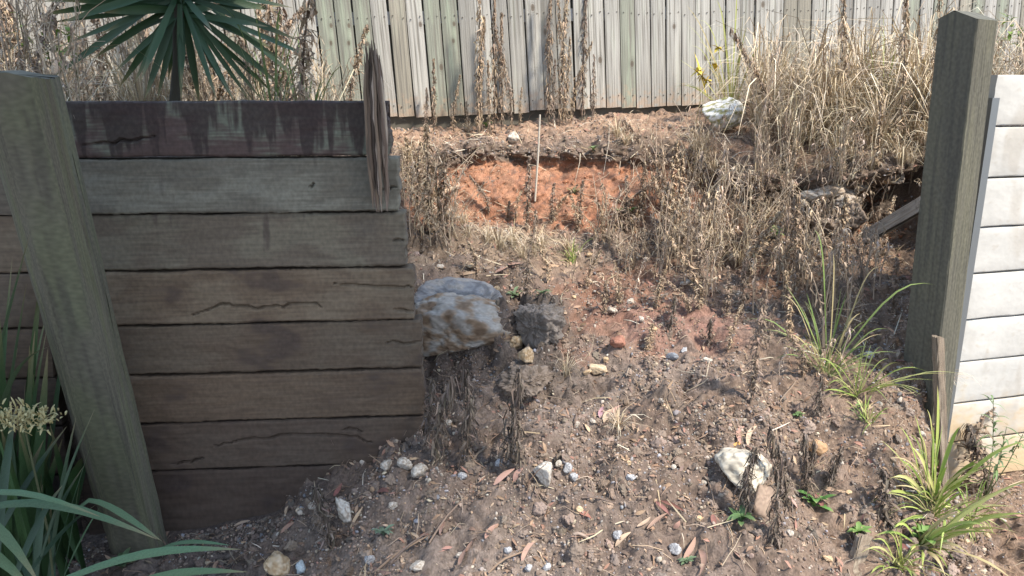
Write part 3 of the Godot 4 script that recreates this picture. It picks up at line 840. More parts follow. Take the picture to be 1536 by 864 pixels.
func build_weed_sets() -> void:
	var rng := RandomNumberGenerator.new(); rng.seed = 5
	# tall plumes: a stem clothed in curled papery leaves
	for k in 8:
		var h := 1.0
		var pts := stem_curve(rng, h, .07)
		var st := MB.new(); var lf := MB.new()
		var tone: Color = [col(.34, .26, .18), col(.29, .22, .16), col(.40, .31, .22), col(.26, .20, .155)][k % 4]
		st.tube(pts, [.007, .0065, .006, .0055, .005, .0035, .002], 5, [col(.16, .125, .095)])
		var nl := 190 + rng.randi() % 70
		for j in nl:
			var t := 1.0 - pow(rng.randf(), 1.15) * .9
			var wide := (.6 + .9 * sin(PI * clampf(t, 0, 1))) * (1.05 - t * .35)
			hanging_leaf(lf, rng, along(pts, t), rng.randf_range(.012, .040) * wide, rng.randf_range(.025, .07), rng.randf_range(.003, .0080), vary(tone, rng, .4))
		weed_set.append([st.mesh(m_wood), lf.mesh(m_dry), h])
	# short shrivelled ones, dark, leaves hanging in strips
	for k in 6:
		var h := .3
		var pts := stem_curve(rng, h, .12)
		var st := MB.new(); var lf := MB.new()
		st.tube(pts, [.006, .006, .0055, .005, .005, .004, .002], 5, [col(.12, .095, .075)])
		for j in 130:
			var t := 1.0 - pow(rng.randf(), 1.2) * .85
			hanging_leaf(lf, rng, along(pts, t), rng.randf_range(.008, .050) * (1.3 - t * .85), rng.randf_range(.02, .075), rng.randf_range(.0015, .0048), vary(col(.155, .124, .10), rng, .6))
		shrivel_set.append([st.mesh(m_wood), lf.mesh(m_dry), h])
	# thin branching dry stalks
	for k in 8:
		var h := .55
		var st := MB.new(); var lf := MB.new()
		for b in rng.randi_range(6, 10):
			var pts := stem_curve(rng, h * rng.randf_range(.55, 1.0), .16)
			var off := Vector3(rng.randf_range(-.06, .06), 0, rng.randf_range(-.06, .06))
			for j in pts.size(): pts[j] += off
			var cc := vary(col(.44, .36, .27), rng, .35)
			st.tube(pts, [.0032, .003, .0028, .0025, .002, .0017, .001], 4, [cc], false)
			for j in 15:
				var t := rng.randf_range(.15, 1.0)
				hanging_leaf(lf, rng, along(pts, t), rng.randf_range(.006, .022), rng.randf_range(.012, .045), rng.randf_range(.0016, .0045), vary([col(.38, .30, .22), col(.50, .41, .30), col(.30, .24, .19)][rng.randi() % 3], rng, .35))
			for j in 4:
				var p := along(pts, rng.randf_range(.3, .9))
				var q := p + Vector3(rng.randfn() * .05, rng.randf_range(.02, .1), rng.randfn() * .05)
				st.tube([p, p.lerp(q, .5) + Vector3(0, .01, 0), q], [.0016, .0013, .0008], 3, [cc], false)
		wisp_set.append([st.mesh(m_wood), lf.mesh(m_dry), h])
	# bare single stalks with a few rags of leaf
	for k in 10:
		var h := .5
		var st := MB.new(); var lf := MB.new()
		var cc := vary([col(.40, .33, .25), col(.30, .245, .19), col(.50, .42, .31), col(.24, .195, .155)][k % 4], rng, .2)
		for b in 1 + k % 2:
			var pts := stem_curve(rng, h * rng.randf_range(.7, 1.0), .14)
			st.tube(pts, [.0042, .004, .0036, .0032, .0028, .0022, .0012], 5, [cc], false)
			for j in rng.randi_range(8, 34):
				var t := 1.0 - pow(rng.randf(), 1.6) * .8
				hanging_leaf(lf, rng, along(pts, t), rng.randf_range(.006, .026), rng.randf_range(.015, .06), rng.randf_range(.0018, .005), vary(cc, rng, .35))
			for j in rng.randi_range(0, 4):
				var p := along(pts, rng.randf_range(.2, .8))
				var q := p + Vector3(rng.randfn() * .06, rng.randf_range(.03, .14), rng.randfn() * .06)
				st.tube([p, p.lerp(q, .5) + Vector3(0, .012, 0), q], [.002, .0016, .0009], 3, [cc], false)
		stalk_set.append([st.mesh(m_wood), lf.mesh(m_dry), h])
	# dry grass
	for k in 7:
		var mb := MB.new()
		var nb := 80
		for j in nb:
			var an := rng.randf() * TAU
			var d := Vector3(cos(an), 0, sin(an))
			var L := rng.randf_range(.35, 1.0)
			var out := rng.randf_range(.15, 1.0) * L
			var up := rng.randf_range(.45, .95) * L
			var dr := rng.randf_range(.0, .6) * out
			var p0 := d * rng.randf() * .05
			var cc := vary([col(.54, .44, .29), col(.62, .53, .38), col(.44, .35, .24), col(.68, .61, .48), col(.36, .28, .20)][rng.randi() % 5], rng, .25)
			var pts := [p0 - Vector3(0, .02, 0), p0 + d * out * .12 + Vector3(0, up * .5, 0), p0 + d * out * .4 + Vector3(0, up * .9, 0), p0 + d * out * .75 + Vector3(0, up - dr * .3, 0), p0 + d * out * 1.05 + Vector3(0, up * .92 - dr, 0)]
			var w := rng.randf_range(.0022, .0052)
			mb.ribbon(pts, [w, w * 1.2, w, w * .7, w * .15], d.cross(Vector3.UP), [cc], 0.0, rng.randf_range(-1, 1))
		tuft_set.append(mb.mesh(m_dry))
func weed(set_: Array, px: float, py: float, top: float, label: String, group: String, rng: RandomNumberGenerator, called := "dead_weed", wide := 1.0) -> void:
	weed_on(set_, ground_at(px, py), py - top, label, group, rng, called, wide)
func weed_on(set_: Array, p: Vector3, tall_px: float, label: String, group: String, rng: RandomNumberGenerator, called := "dead_weed", wide := 1.0) -> void:
	var z := seen_at(p).z
	var v: Array = set_[rng.randi() % set_.size()]
	var h := tall_px / FOCAL * z * 1.02
	var t := thing(called, label, "dead weed", p - Vector3(0, .01, 0), group)
	t.rotation.y = rng.randf() * TAU
	var sy: float = h / v[2]
	var sx := clampf(sqrt(sy), .45, 1.5) * wide
	if set_ == shrivel_set: sx = clampf(pow(sy, .7), .5, 1.6) * wide
	t.scale = Vector3(sx, sy, sx)
	part("stem", v[0], t); part("leaves", v[1], t)
func blade_pts(a: Vector3, b: Vector3, arch: float, k := 7, bias := .5) -> Array:
	var out := []
	for j in k:
		var t := j / float(k - 1)
		var lift := sin(PI * pow(t, bias * 2.0)) * arch
		out.append(a.lerp(b, t) + Vector3(0, lift, 0))
	return out
func blade_w(w: float, k := 7) -> Array:
	var out := []
	for j in k:
		var t := j / float(k - 1)
		out.append(w * (.55 + .9 * t if t < .5 else (1.0 - pow((t - .5) / .5, 1.7))) + .0003)
	return out
func strap(mb: MB, a: Vector3, b: Vector3, arch: float, w: float, c0: Color, c1: Color, side := Vector3.ZERO, bias := .5, fold := .25) -> void:
	var pts := blade_pts(a, b, arch, 9, bias)
	var s := side
	if s == Vector3.ZERO:
		s = (b - a).cross(Vector3.UP)
		if s.length() < .02: s = Vector3(1, 0, .2)
	var cs := []
	for j in 9: cs.append(c0.lerp(c1, j / 8.0))
	if w > .008: cs[8] = col(.30, .24, .13); cs[7] = c1.lerp(cs[8], .35)
	mb.ribbon(pts, blade_w(w, 9), s.normalized(), cs, fold)

func build_dead_weeds() -> void:
	var rng := RandomNumberGenerator.new(); rng.seed = 11
	var L1 := "tall dead weed with clinging curled brown leaves against the paling fence"; var G1 := "dead weeds along the fence"
	for q in [[655, 196, 88], [682, 194, 112], [716, 196, 28], [727, 194, -15], [742, 193, 2], [752, 194, 28], [764, 190, 60], [777, 186, 130], [822, 184, -20], [836, 184, -30], [845, 182, -10], [857, 180, 66], [872, 180, -8], [889, 178, 84], [700, 200, 150], [734, 200, 90], [848, 186, 60], [828, 186, 90], [640, 200, 130]]:
		weed(weed_set, q[0], q[1], q[2], L1, G1, rng, "dead_weed", .62)
	# behind the sleepers' end
	var L2 := "matted dead weed beside the ragged end of the dark sleepers"; var G2 := "dead weeds beside the sleeper ends"
	for q in [[612, 300, 205], [622, 335, 215], [634, 345, 200], [645, 350, 190], [655, 345, 205], [665, 348, 225], [676, 350, 250], [618, 260, 200], [630, 290, 195], [660, 360, 290]]:
		weed(weed_set if rng.randf() < .6 else wisp_set, q[0], q[1], q[2], L2, G2, rng, "dead_weed", 1.1)
	# on the red scar
	var L3 := "small dead weed rooted on the red scar below the overhang"; var G3 := "dead weeds on the red scar"
	for q in [[735, 318, 262], [772, 330, 285], [790, 345, 234], [826, 335, 272], [833, 330, 275], [868, 335, 268], [866, 345, 290], [925, 345, 256], [938, 350, 262], [962, 330, 245], [760, 330, 300], [948, 345, 285], [905, 360, 300]]:
		weed(weed_set, q[0], q[1], q[2], L3, G3, rng)
	weed(weed_set, 793, 446, 326, "solitary upright dead weed above the grey root clod", "", rng)
	weed(weed_set, 715, 405, 356, "short dead weed on the straw-strewn bench above the blue-grey boulder", "", rng)
	# lower slope
	var L4 := "drooping dead weed with strips of shrivelled leaf beside the dark sleepers' foot"; var G4 := "drooping dead weeds by the wall foot"
	for q in [[652, 690, 546], [642, 660, 560], [705, 664, 546], [692, 690, 580], [771, 684, 540], [778, 690, 600]]:
		weed(shrivel_set, q[0], q[1], q[2], L4, G4, rng, "dead_weed", .85)
	weed(shrivel_set, 495, 818, 712, "stubby dead weed on loose gravel in front of the lowest sleeper", "", rng)
	weed(shrivel_set, 1005, 492, 438, "small dead weed standing alone on the reddish slope", "", rng)
	weed(shrivel_set, 1063, 518, 472, "dark pointed dead weed on the pink-stained soil", "", rng)
	weed(weed_set, 1124, 602, 424, "tall dark dead weed on the open slope beside the green grass", "", rng, "dead_weed", .9)
	weed(shrivel_set, 1229, 622, 560, "dark dead weed above the rounded tan stone", "", rng)
	weed(shrivel_set, 1330, 785, 700, "squat dark cone-shaped dead weed beside the bright green grass", "", rng, "dead_weed", 1.5)
	weed(weed_set, 1462, 742, 578, "dark dead weed against the pale concrete wall", "", rng, "dead_weed", 1.5)
	weed(shrivel_set, 1480, 742, 640, "short dead weed leaning on the soil-stained foot of the pale wall", "", rng, "dead_weed", 1.3)
	var L5 := "blackened dead weed between the pale boulder and the seedlings"; var G5 := "blackened dead weeds by the pale boulder"
	for q in [[1160, 812, 690], [1182, 770, 632], [1204, 740, 640], [1108, 770, 660], [1122, 772, 690], [1240, 740, 670], [1215, 720, 655], [1252, 720, 660]]:
		weed(shrivel_set, q[0], q[1], q[2], L5, G5, rng, "dead_weed", .8)
	# the thicket
	var L6 := "thin dead weed in the dense brown thicket on the bank"; var G6 := "dead weeds of the thicket"
	for k in 118:
		var px := rng.randf_range(885, 1395)
		var py := rng.randf_range(305, 440) - maxf(0, (px - 1150) * .15)
		if px < 985: py = rng.randf_range(345, 405)
		if px > 1330: px -= 330
		if px > 1185: py = rng.randf_range(250, 470)
		if px < 985 and rng.randf() < .55: px = rng.randf_range(1000, 1330); py = rng.randf_range(300, 470)
		weed([wisp_set, stalk_set, stalk_set, weed_set, stalk_set, stalk_set, stalk_set, stalk_set][rng.randi() % 8], px, py, py - rng.randf_range(55, 150) * (.75 if px < 985 else 1.0), L6, G6, rng, "dead_weed", rng.randf_range(.8, 1.3))
	var L10 := "slender dark dead weed on the open reddish slope"; var G10 := "slender dead weeds on the open slope"
	for q in [[905, 470, 415], [930, 455, 395], [955, 440, 370], [985, 460, 400], [1030, 470, 400], [1045, 440, 360], [1085, 470, 390], [1095, 520, 450], [1150, 520, 430], [1170, 560, 500], [1110, 470, 380], [880, 430, 370], [975, 520, 480], [1200, 560, 470], [1185, 470, 370], [860, 420, 350], [820, 420, 350], [1060, 420, 330]]:
		weed(weed_set if rng.randf() < .7 else stalk_set, q[0], q[1], q[2], L10, G10, rng, "dead_weed", .95)
	var L7 := "dark upright dead weed below the pale rocks of the side bank"; var G7 := "dark dead weeds on the side slope"
	for q in [[1130, 470, 350], [1150, 440, 330], [1185, 440, 290], [1205, 420, 280], [1236, 520, 350], [1246, 470, 330], [1275, 510, 360], [1310, 450, 330], [1280, 480, 300], [1225, 560, 480], [1300, 500, 400], [1180, 500, 400], [1260, 560, 440], [1340, 470, 380], [1165, 420, 300], [1172, 460, 360], [1215, 470, 350], [1255, 420, 290], [1290, 430, 320], [1230, 400, 290], [1140, 410, 300], [1320, 380, 290], [1195, 390, 280], [1200, 300, 220], [1240, 296, 215], [1262, 300, 210], [1300, 300, 205], [1335, 290, 200], [1360, 285, 200], [1222, 330, 240], [1280, 340, 250]]:
		weed(weed_set if rng.randf() < .3 else stalk_set, q[0], q[1], q[2], L7, G7, rng)
	var L8 := "dead weed among the tangle behind the dark sleepers"; var G8 := "dead weeds behind the sleeper wall"
	for k in 70:
		var x := rng.randf_range(-2.75, -.85)
		var z := rng.randf_range(-3.05, -4.6)
		if absf(x / -z + .43) < .13 and z > -3.7: continue
		var p := ground_xz(x, z)
		weed_on(weed_set if rng.randf() < .55 else wisp_set, p, rng.randf_range(.30, .85) / seen_at(p).z * FOCAL, L8, G8, rng, "dead_weed", 1.1)
	var L9 := "brown dead weed standing up through the dry grass by the fence"; var G9 := "dead weeds in the dry grass"
	for k in 11:
		var px := rng.randf_range(1130, 1420)
		var py := rng.randf_range(185, 260)
		weed(wisp_set if rng.randf() < .5 else weed_set, px, py, py - rng.randf_range(90, 240), L9, G9, rng, "dead_weed", .8)
	for k in 12:
		var x := rng.randf_range(2.15, 3.1); var z := rng.randf_range(-3.7, -5.2)
		var p := ground_xz(x, z)
		weed_on(wisp_set if rng.randf() < .5 else weed_set, p, rng.randf_range(.35, .75) / seen_at(p).z * FOCAL, "dead weed behind the pale concrete wall", "dead weeds behind the pale wall", rng)

func tuft(p: Vector3, size: float, label: String, group: String, rng: RandomNumberGenerator, flat := 1.0) -> void:
	var o := solo("dry_grass_tuft", tuft_set[rng.randi() % tuft_set.size()], label, "dry grass", p - Vector3(0, .01, 0), group)
	o.rotation.y = rng.randf() * TAU
	o.scale = Vector3(size, size * flat, size)
func build_dry_grass() -> void:
	var rng := RandomNumberGenerator.new(); rng.seed = 23
	var La := "straw-coloured dry grass tuft in the heap before the fence"; var Ga := "dry grass heap before the fence"
	for k in 62:
		var px := rng.randf_range(1050, 1420); var py := rng.randf_range(158, 232)
		if px < 1130 and py > 215: continue
		if px < 1125 and py > 163: continue
		tuft(ground_at(px, py), rng.randf_range(.34, .78), La, Ga, rng, rng.randf_range(.8, 1.15))
	var Lb := "small matted dry grass tuft in the thicket on the bank"; var Gb := "dry grass tufts of the thicket"
	for k in 26:
		var px := rng.randf_range(1020, 1395); var py := rng.randf_range(225, 400)
		if px > 1180: py = rng.randf_range(215, 255)
		tuft(ground_at(px, py), rng.randf_range(.18, .36), Lb, Gb, rng, rng.randf_range(.6, 1.1))
	var Lc := "pale dry grass tuft on the bench below the red scar"; var Gc := "dry grass tufts on the bench"
	for q in [[748, 375, .3], [770, 365, .28], [735, 360, .24], [800, 378, .3], [815, 368, .22], [700, 352, .2], [690, 335, .22], [848, 372, .2], [780, 385, .22], [640, 320, .3], [655, 300, .3], [628, 270, .3], [645, 340, .26], [615, 240, .28], [670, 330, .24]]:
		tuft(ground_at(q[0], q[1]), q[2], Lc, Gc, rng, .7)
	for q in [[925, 225, .32], [938, 232, .26], [1052, 240, .42], [1040, 262, .34], [700, 215, .2]]:
		tuft(ground_at(q[0], q[1] - 20), q[2], "dry grass tuft hanging over the overhanging lip", "dry grass tufts on the lip", rng, .55)
	tuft(ground_at(850, 560), .2, "bleached dry grass tuft on the soil clod below the boulder", "", rng, .8)
	tuft(ground_at(925, 640), .2, "dry grass tuft with trailing stalks on the open slope", "", rng, .5)
	tuft(ground_at(630, 470), .16, "wiry dry grass tuft at the sleeper ends beside the boulder", "", rng, .9)
	tuft(ground_at(1410, 575), .2, "dry curled grass tuft at the foot of the square-sawn post", "", rng, .6)
	for k in 26:
		var x := rng.randf_range(-2.75, -.75); var z := rng.randf_range(-3.0, -4.7)
		if absf(x / -z + .43) < .10 and z > -3.6: continue
		tuft(ground_xz(x, z), rng.randf_range(.28, .6), "straw-coloured dry grass tuft behind the dark sleepers", "dry grass behind the sleeper wall", rng)
	for k in 12:
		var x := rng.randf_range(2.1, 3.1); var z := rng.randf_range(-3.6, -5.2)
		tuft(ground_xz(x, z), rng.randf_range(.35, .7), "dry grass tuft behind the pale concrete wall", "dry grass behind the pale wall", rng)

func build_green_plants() -> void:
	var rng := RandomNumberGenerator.new(); rng.seed = 31
	# the yucca behind the sleepers
	var yb := ground_xz(-1.46, -3.42)
	var yucca := thing("yucca_plant", "dark green yucca with long sword leaves behind the dark sleepers", "plant", yb)
	var head := at_depth(272, 2, 3.42) - yb
	var tr := MB.new()
	tr.tube([Vector3(0, -.05, 0), head * .5 + Vector3(.01, 0, 0), head + Vector3(0, .1, 0)], [.022, .02, .022], 10, [col(.045, .04, .03)])
	part("trunk", tr.mesh(m_wood), yucca)
	var tips := []
	for q in [[60, 2, 3.3], [72, 34, 3.5], [150, 52, 3.3], [140, 88, 3.35], [172, 108, 3.25], [178, 132, 3.4], [200, 128, 3.2], [216, 152, 3.3], [236, 150, 3.45], [272, 152, 3.3], [300, 160, 3.55], [326, 152, 3.15], [352, 152, 3.25], [318, 46, 3.1], [394, 152, 3.4], [425, 132, 3.5], [432, 96, 3.4], [446, 60, 3.3], [440, 12, 3.5], [402, 40, 3.2], [252, 120, 3.6], [120, 20, 3.7]]:
		tips.append(at_depth(q[0], q[1], q[2]) - yb)
	for k in 60:
		var an := rng.randf() * TAU
		tips.append(head + Vector3(cos(an) * rng.randf_range(.25, .62), rng.randf_range(-.42, .55), sin(an) * rng.randf_range(.12, .4)))
	for t: Vector3 in tips:
		var mb := MB.new()
		var cc := vary(col(.020, .055, .024), rng, .25)
		var d := t - head
		var side := d.cross(Vector3(.1, .25, 1)).normalized()
		if rng.randf() < .35: side = (side + Vector3(0, 0, .8)).normalized()
		strap(mb, head + d * .04 + Vector3(0, rng.randf_range(-.05, .08), 0), t, .004, rng.randf_range(.010, .018), cc, cc.lerp(col(.07, .12, .06), .6), side, .5, .35)
		part("leaf", mb.mesh(m_green), yucca)
	# fine green blades beside it
	for k in 3:
		var b: Vector3 = ground_xz([-1.02, -.92, -1.12][k], [-3.45, -3.55, -3.75][k])
		var mb := MB.new()
		for j in 13:
			var e := b + Vector3(rng.randf_range(-.22, .34), rng.randf_range(.15, .55), rng.randf_range(-.2, .2))
			strap(mb, Vector3(0, -.01, 0), e - b, rng.randf_range(.04, .14), .0045, col(.08, .13, .05), col(.20, .26, .10), Vector3.ZERO, .6, 0.0)
		solo("grass_clump", mb.mesh(m_green), "thin green grass blades between the yucca and the splintered stake", "grass", b, "green grass behind the sleepers")
	# fresh leaves on a vine at the fence
	for q in [[85, 60, 3.6], [70, 75, 3.6], [92, 95, 3.55], [105, 68, 3.5], [1515, 40, 4.4], [1528, 60, 4.5], [30, 40, 3.8]]:
		var c := at_depth(q[0], q[1], q[2])
		var b := ground_xz(c.x, c.z)
		var pl := thing("leafy_shoot", "fresh light green leafy shoot behind the dark sleepers" if q[0] < 800 else "fresh green leafy shoot behind the pale concrete wall", "plant", b, "green shoots behind the sleepers" if q[0] < 800 else "green shoots behind the pale wall")
		var st := MB.new()
		var top := c - b + Vector3(0, .06, 0)
		st.tube([Vector3(0, -.02, 0), top * .5 + Vector3(.02, 0, .01), top], [.003, .0025, .0015], 4, [col(.12, .12, .05)])
		part("stem", st.mesh(m_wood), pl)
		for j in 10:
			var mb := MB.new()
			var p := top * rng.randf_range(.72, 1.0)
			var e := p + Vector3(rng.randfn() * .035, rng.randfn() * .02, rng.randfn() * .035)
			strap(mb, p, e, .008, .011, col(.16, .27, .05), col(.25, .36, .08), Vector3.ZERO, .4, .2)
			part("leaf", mb.mesh(m_green), pl)
	# strap-leaved clump in the shade in front of the leaning post
	var cb := ground_xz(-1.85, -2.42)
	var clump := thing("strap_leaf_plant", "dense dark green strap-leaved clump beside the leaning post", "plant", cb)
	for k in 120:
		var mb := MB.new()
		var a := Vector3(rng.randf_range(-.45, .30), -.02, rng.randf_range(-.22, .2))
		var e := a + Vector3(rng.randf_range(-.2, .32), rng.randf_range(.35, 1.22), rng.randf_range(-.15, .2))
		if e.x > .30: e.x = .30
		var cc := vary(col(.040, .090, .028), rng, .35)
		strap(mb, a, e, rng.randf_range(.0, .06), rng.randf_range(.012, .021), cc, cc * 1.2, Vector3(1, rng.randf_range(-.2, .2), rng.randf_range(-.8, .8)).normalized(), .7, .3)
		part("leaf", mb.mesh(m_strap), clump)
	var hi := [[[-20, 520, 2.35], [75, 519, 2.25], .10, .012], [[-30, 480, 2.35], [45, 350, 2.4], .02, .015], [[0, 520, 2.4], [40, 425, 2.45], .02, .017]]
	for q in hi:
		var mb := MB.new()
		strap(mb, at_depth(q[0][0], q[0][1] + 180, q[0][2]) - cb, at_depth(q[1][0], q[1][1], q[1][2]) - cb, q[2], q[3], col(.05, .09, .035), col(.12, .17, .10), Vector3.ZERO, .5, .3)
		part("leaf", mb.mesh(m_strap), clump)
	# arching leaves in front
	var fb := ground_xz(-1.50, -2.02)
	var front := thing("lily_plant", "arching blue-green strap leaves reaching over the gravel", "plant", fb)
	var A := [[[-60, 775, 2.0], [236, 809, 2.06], .075, .0135, .45], [[-80, 760, 2.0], [150, 775, 2.0], .06, .009, .45], [[120, 760, 2.3], [243, 812, 2.3], .05, .011, .3], [[70, 880, 1.95], [362, 824, 2.1], .045, .013, .5], [[150, 900, 1.9], [372, 858, 2.05], .04, .012, .45], [[-60, 800, 1.9], [62, 880, 1.85], .10, .016, .5], [[-90, 850, 1.85], [60, 900, 1.85], .10, .016, .5], [[90, 900, 2.3], [120, 720, 2.4], .0, .010, .5], [[60, 905, 2.3], [140, 655, 2.45], .0, .011, .5], [[230, 830, 2.35], [345, 818, 2.3], .03, .007, .4], [[80, 905, 2.2], [150, 760, 2.3], .02, .006, .5]]
	for q in A:
		var mb := MB.new()
		var c1 := vary(col(.115, .205, .105), rng, .2)
		strap(mb, at_depth(q[0][0], q[0][1], q[0][2]) - fb, at_depth(q[1][0], q[1][1], q[1][2]) - fb, q[2], q[3] * .95, c1 * .8, c1, Vector3(0, .75, -.65), q[4], .18)
		part("leaf", mb.mesh(m_strap), front)
	for k in 14:
		var mb := MB.new()
		var a := at_depth(rng.randf_range(-60, 90), 905, rng.randf_range(1.9, 2.3)) - fb
		var e := at_depth(rng.randf_range(-40, 150), rng.randf_range(600, 800), rng.randf_range(2.2, 2.5)) - fb
		var cc := vary(col(.05, .095, .045), rng, .3)
		strap(mb, a, e, .03, rng.randf_range(.008, .014), cc * .8, cc, Vector3.ZERO, .6, .2)
		part("leaf", mb.mesh(m_strap), front)
	# dry flower head in that shade
	var hb := at_depth(34, 628, 2.18)
	var fl := thing("dry_flower_head", "faded yellow flower head in the shade of the strap leaves", "flower", Vector3(hb.x, -.08, hb.z))
	var fs := MB.new(); fs.tube([Vector3.ZERO, Vector3(.02, (hb.y + .08) * .5, 0), Vector3(0, hb.y + .08, 0)], [.004, .0035, .003], 5, [col(.08, .09, .04)])
	part("stem", fs.mesh(m_wood), fl)
	var fm := MB.new()
	for k in 260:
		var p := Vector3(rng.randfn() * .055, hb.y + .08 + rng.randfn() * .018, rng.randfn() * .02)
		strap(fm, p, p + Vector3(rng.randfn(), rng.randfn() + .5, rng.randfn()) * .012, .003, .0035, col(.36, .30, .13), col(.48, .43, .23), Vector3.ZERO, .5, 0.0)
	part("florets", fm.mesh(m_dry), fl).set_meta("kind", "stuff")
	# green grass on the side slope; tips as seen, each blade bending in its own plane
	var tuft_defs := [
		["long green grass tuft on the slope above the rounded tan stone", 1236, 562, [[1112, 482, .0], [1222, 345, -.1], [1318, 400, .05], [1406, 428, .1], [1175, 500, .1], [1290, 470, .0], [1180, 430, -.1], [1330, 560, .15], [1200, 520, .2], [1270, 440, .0], [1250, 380, -.05], [1350, 530, .1], [1160, 540, .1], [1300, 520, .15], [1210, 440, 0], [1265, 500, .1]], .0030],
		["green and straw grass tuft just below the long green tuft", 1285, 590, [[1395, 560, .1], [1350, 545, .05], [1220, 540, .05], [1250, 520, 0], [1320, 520, .05], [1380, 585, .15], [1420, 560, .1], [1240, 580, .1], [1300, 510, 0], [1360, 590, .2], [1210, 600, .1], [1330, 600, .2]], .003],
		["tall bright green grass tuft beside the grey stake", 1392, 745, [[1406, 578, .0], [1350, 640, .02], [1372, 622, .0], [1536, 662, .15], [1465, 690, .1], [1330, 720, .1], [1380, 650, 0], [1440, 640, .05], [1368, 670, .05], [1420, 700, .1], [1350, 690, .1], [1400, 640, .02], [1300, 760, .1], [1480, 700, .15]], .0062],
		["bright arching green grass tuft on the gravel near the pale wall", 1378, 815, [[1545, 720, .15], [1540, 770, .2], [1520, 870, .25], [1440, 830, .15], [1345, 860, .1], [1370, 780, .05], [1310, 805, .1], [1480, 790, .2], [1470, 850, .2], [1440, 770, .1], [1360, 850, .1], [1530, 800, .2], [1420, 870, .2]], .0072],
		["fine green grass tuft at the edge of the gravel below the pale wall", 1455, 775, [[1350, 760, .1], [1420, 720, 0], [1480, 720, 0], [1536, 740, .1], [1500, 770, .1], [1380, 790, .2], [1440, 830, .2], [1520, 800, .2], [1400, 750, .1], [1490, 800, .15], [1460, 840, .2]], .0030],
		["sprawling straw-green grass tuft between the squat dead weed and the grey stake", 1400, 770, [[1330, 740, .1], [1450, 740, .1], [1480, 760, .15], [1360, 720, .05], [1430, 715, .05], [1500, 790, .2], [1340, 790, .15], [1410, 830, .2], [1460, 810, .2], [1380, 730, .05], [1520, 760, .2]], .0036],
		["low yellow-green grass tuft at the bottom of the slope beside the timber stub", 1345, 848, [[1290, 830, .1], [1310, 810, .05], [1350, 800, .05], [1390, 820, .1], [1410, 850, .15], [1300, 870, .15], [1370, 870, .2], [1430, 870, .2]], .0034],
		["small fresh grass sprig on the soil beside the fine cracks", 1302, 628, [[1288, 598, 0], [1298, 590, 0], [1312, 610, .0], [1306, 640, .05], [1290, 620, .03]], .0035],
		["tiny green grass sprig below the red scar", 858, 388, [[850, 360, 0], [862, 355, 0], [868, 365, 0], [846, 375, 0], [872, 378, .02]], .003],
		["yellow-green long grass tuft in front of the fence", 1092, 168, [[1030, 8, .05], [1075, 0, 0], [1120, 40, .1], [1045, 60, .05], [1115, 20, 0], [1060, 100, .1], [1140, 70, .1], [1020, 90, .1], [1105, -10, 0], [1050, 30, 0], [1085, 50, .1], [1010, 130, .1], [1125, 110, .1]], .0040],
		["green grass blades by the fence behind the dry grass", 1320, 190, [[1300, 60, .05], [1325, 20, 0], [1345, 70, .1], [1308, 110, .1], [1290, 120, .1], [1330, 100, 0]], .003]]
	for q in tuft_defs:
		var p := ground_at(q[1], q[2])
		var dz := seen_at(p).z
		var t := thing("grass_tuft", q[0], "grass", p)
		var dist := -p.z
		var nmain: int = q[3].size()
		for j in nmain + 26:
			var e: Vector3
			if j < nmain: e = at_depth(q[3][j][0], q[3][j][1], dist - q[3][j][2]) - p
			else:
				var r: Array = q[3][rng.randi() % nmain]
				e = (at_depth(r[0], r[1], dist - r[2]) - p) * rng.randf_range(.4, .95) + Vector3(rng.randfn(), rng.randfn() * .5, rng.randfn()) * .04
			var a := Vector3(rng.randfn() * .012, -.012, rng.randfn() * .012)
			var c1 := vary([col(.22, .31, .07), col(.33, .40, .11), col(.43, .44, .18)][rng.randi() % 3], rng, .2)
			if q[1] == 1092: c1 = c1.lerp(col(.46, .44, .16), .6)
			if q[1] == 1236: c1 = c1.lerp(col(.10, .17, .07), .5)
			if rng.randf() < .2: c1 = col(.45, .38, .2)
			var mb := MB.new()
			var ds := e.cross(Vector3.UP).normalized() * .5 + Vector3(rng.randf_range(.3, 1), 0, rng.randf_range(-.3, .3))
			strap(mb, a, e, e.length() * rng.randf_range(.06, .22), float(q[4]) * (rng.randf_range(.75, 1.35) if j < nmain else rng.randf_range(.3, .7)), c1 * .85, c1, ds.normalized(), .65, .3)
			part("blade", mb.mesh(m_green), t)
		dz = dz
	# broad fresh leaf shoot within the lowest tuft, seedlings
	var seeds := [[570, 796, .045, "grey-green rosette seedling on the gravel", col(.14, .20, .14)], [770, 447, .05, "rosette seedling above the blue-grey boulder", col(.16, .22, .12)], [815, 447, .05, "small seedling behind the grey root clod", col(.15, .2, .1)], [1222, 762, .075, "broad-leaved seedling beside the blackened weeds", col(.10, .22, .06)], [1285, 800, .055, "bright green seedling on the slope above the grey board end", col(.16, .27, .07)], [1110, 780, .06, "low green seedling under the pale boulder", col(.10, .18, .07)], [1195, 625, .03, "tiny seedling below the dark dead weed", col(.12, .2, .07)], [860, 290, .05, "green weed clinging to the red scar", col(.16, .22, .1)], [1160, 355, .08, "green shoot in the brown thicket", col(.17, .28, .08)], [940, 325, .1, "green leafy shoot in front of the thicket", col(.17, .25, .1)], [1030, 845, .03, "seedling by the long red leaf", col(.12, .18, .1)], [890, 225, .04, "small green weed on the overhanging lip", col(.16, .22, .1)], [730, 190, .06, "small green plant at the fence foot among dead weeds", col(.16, .26, .1)], [1385, 815, .10, "young broad-leaved shoot in the bright grass", col(.16, .28, .08)], [180, 850, .06, "small seedling beside the foot of the leaning post", col(.10, .16, .08)], [1290, 610, .03, "seedling near the small grass sprig", col(.16, .26, .08)]]
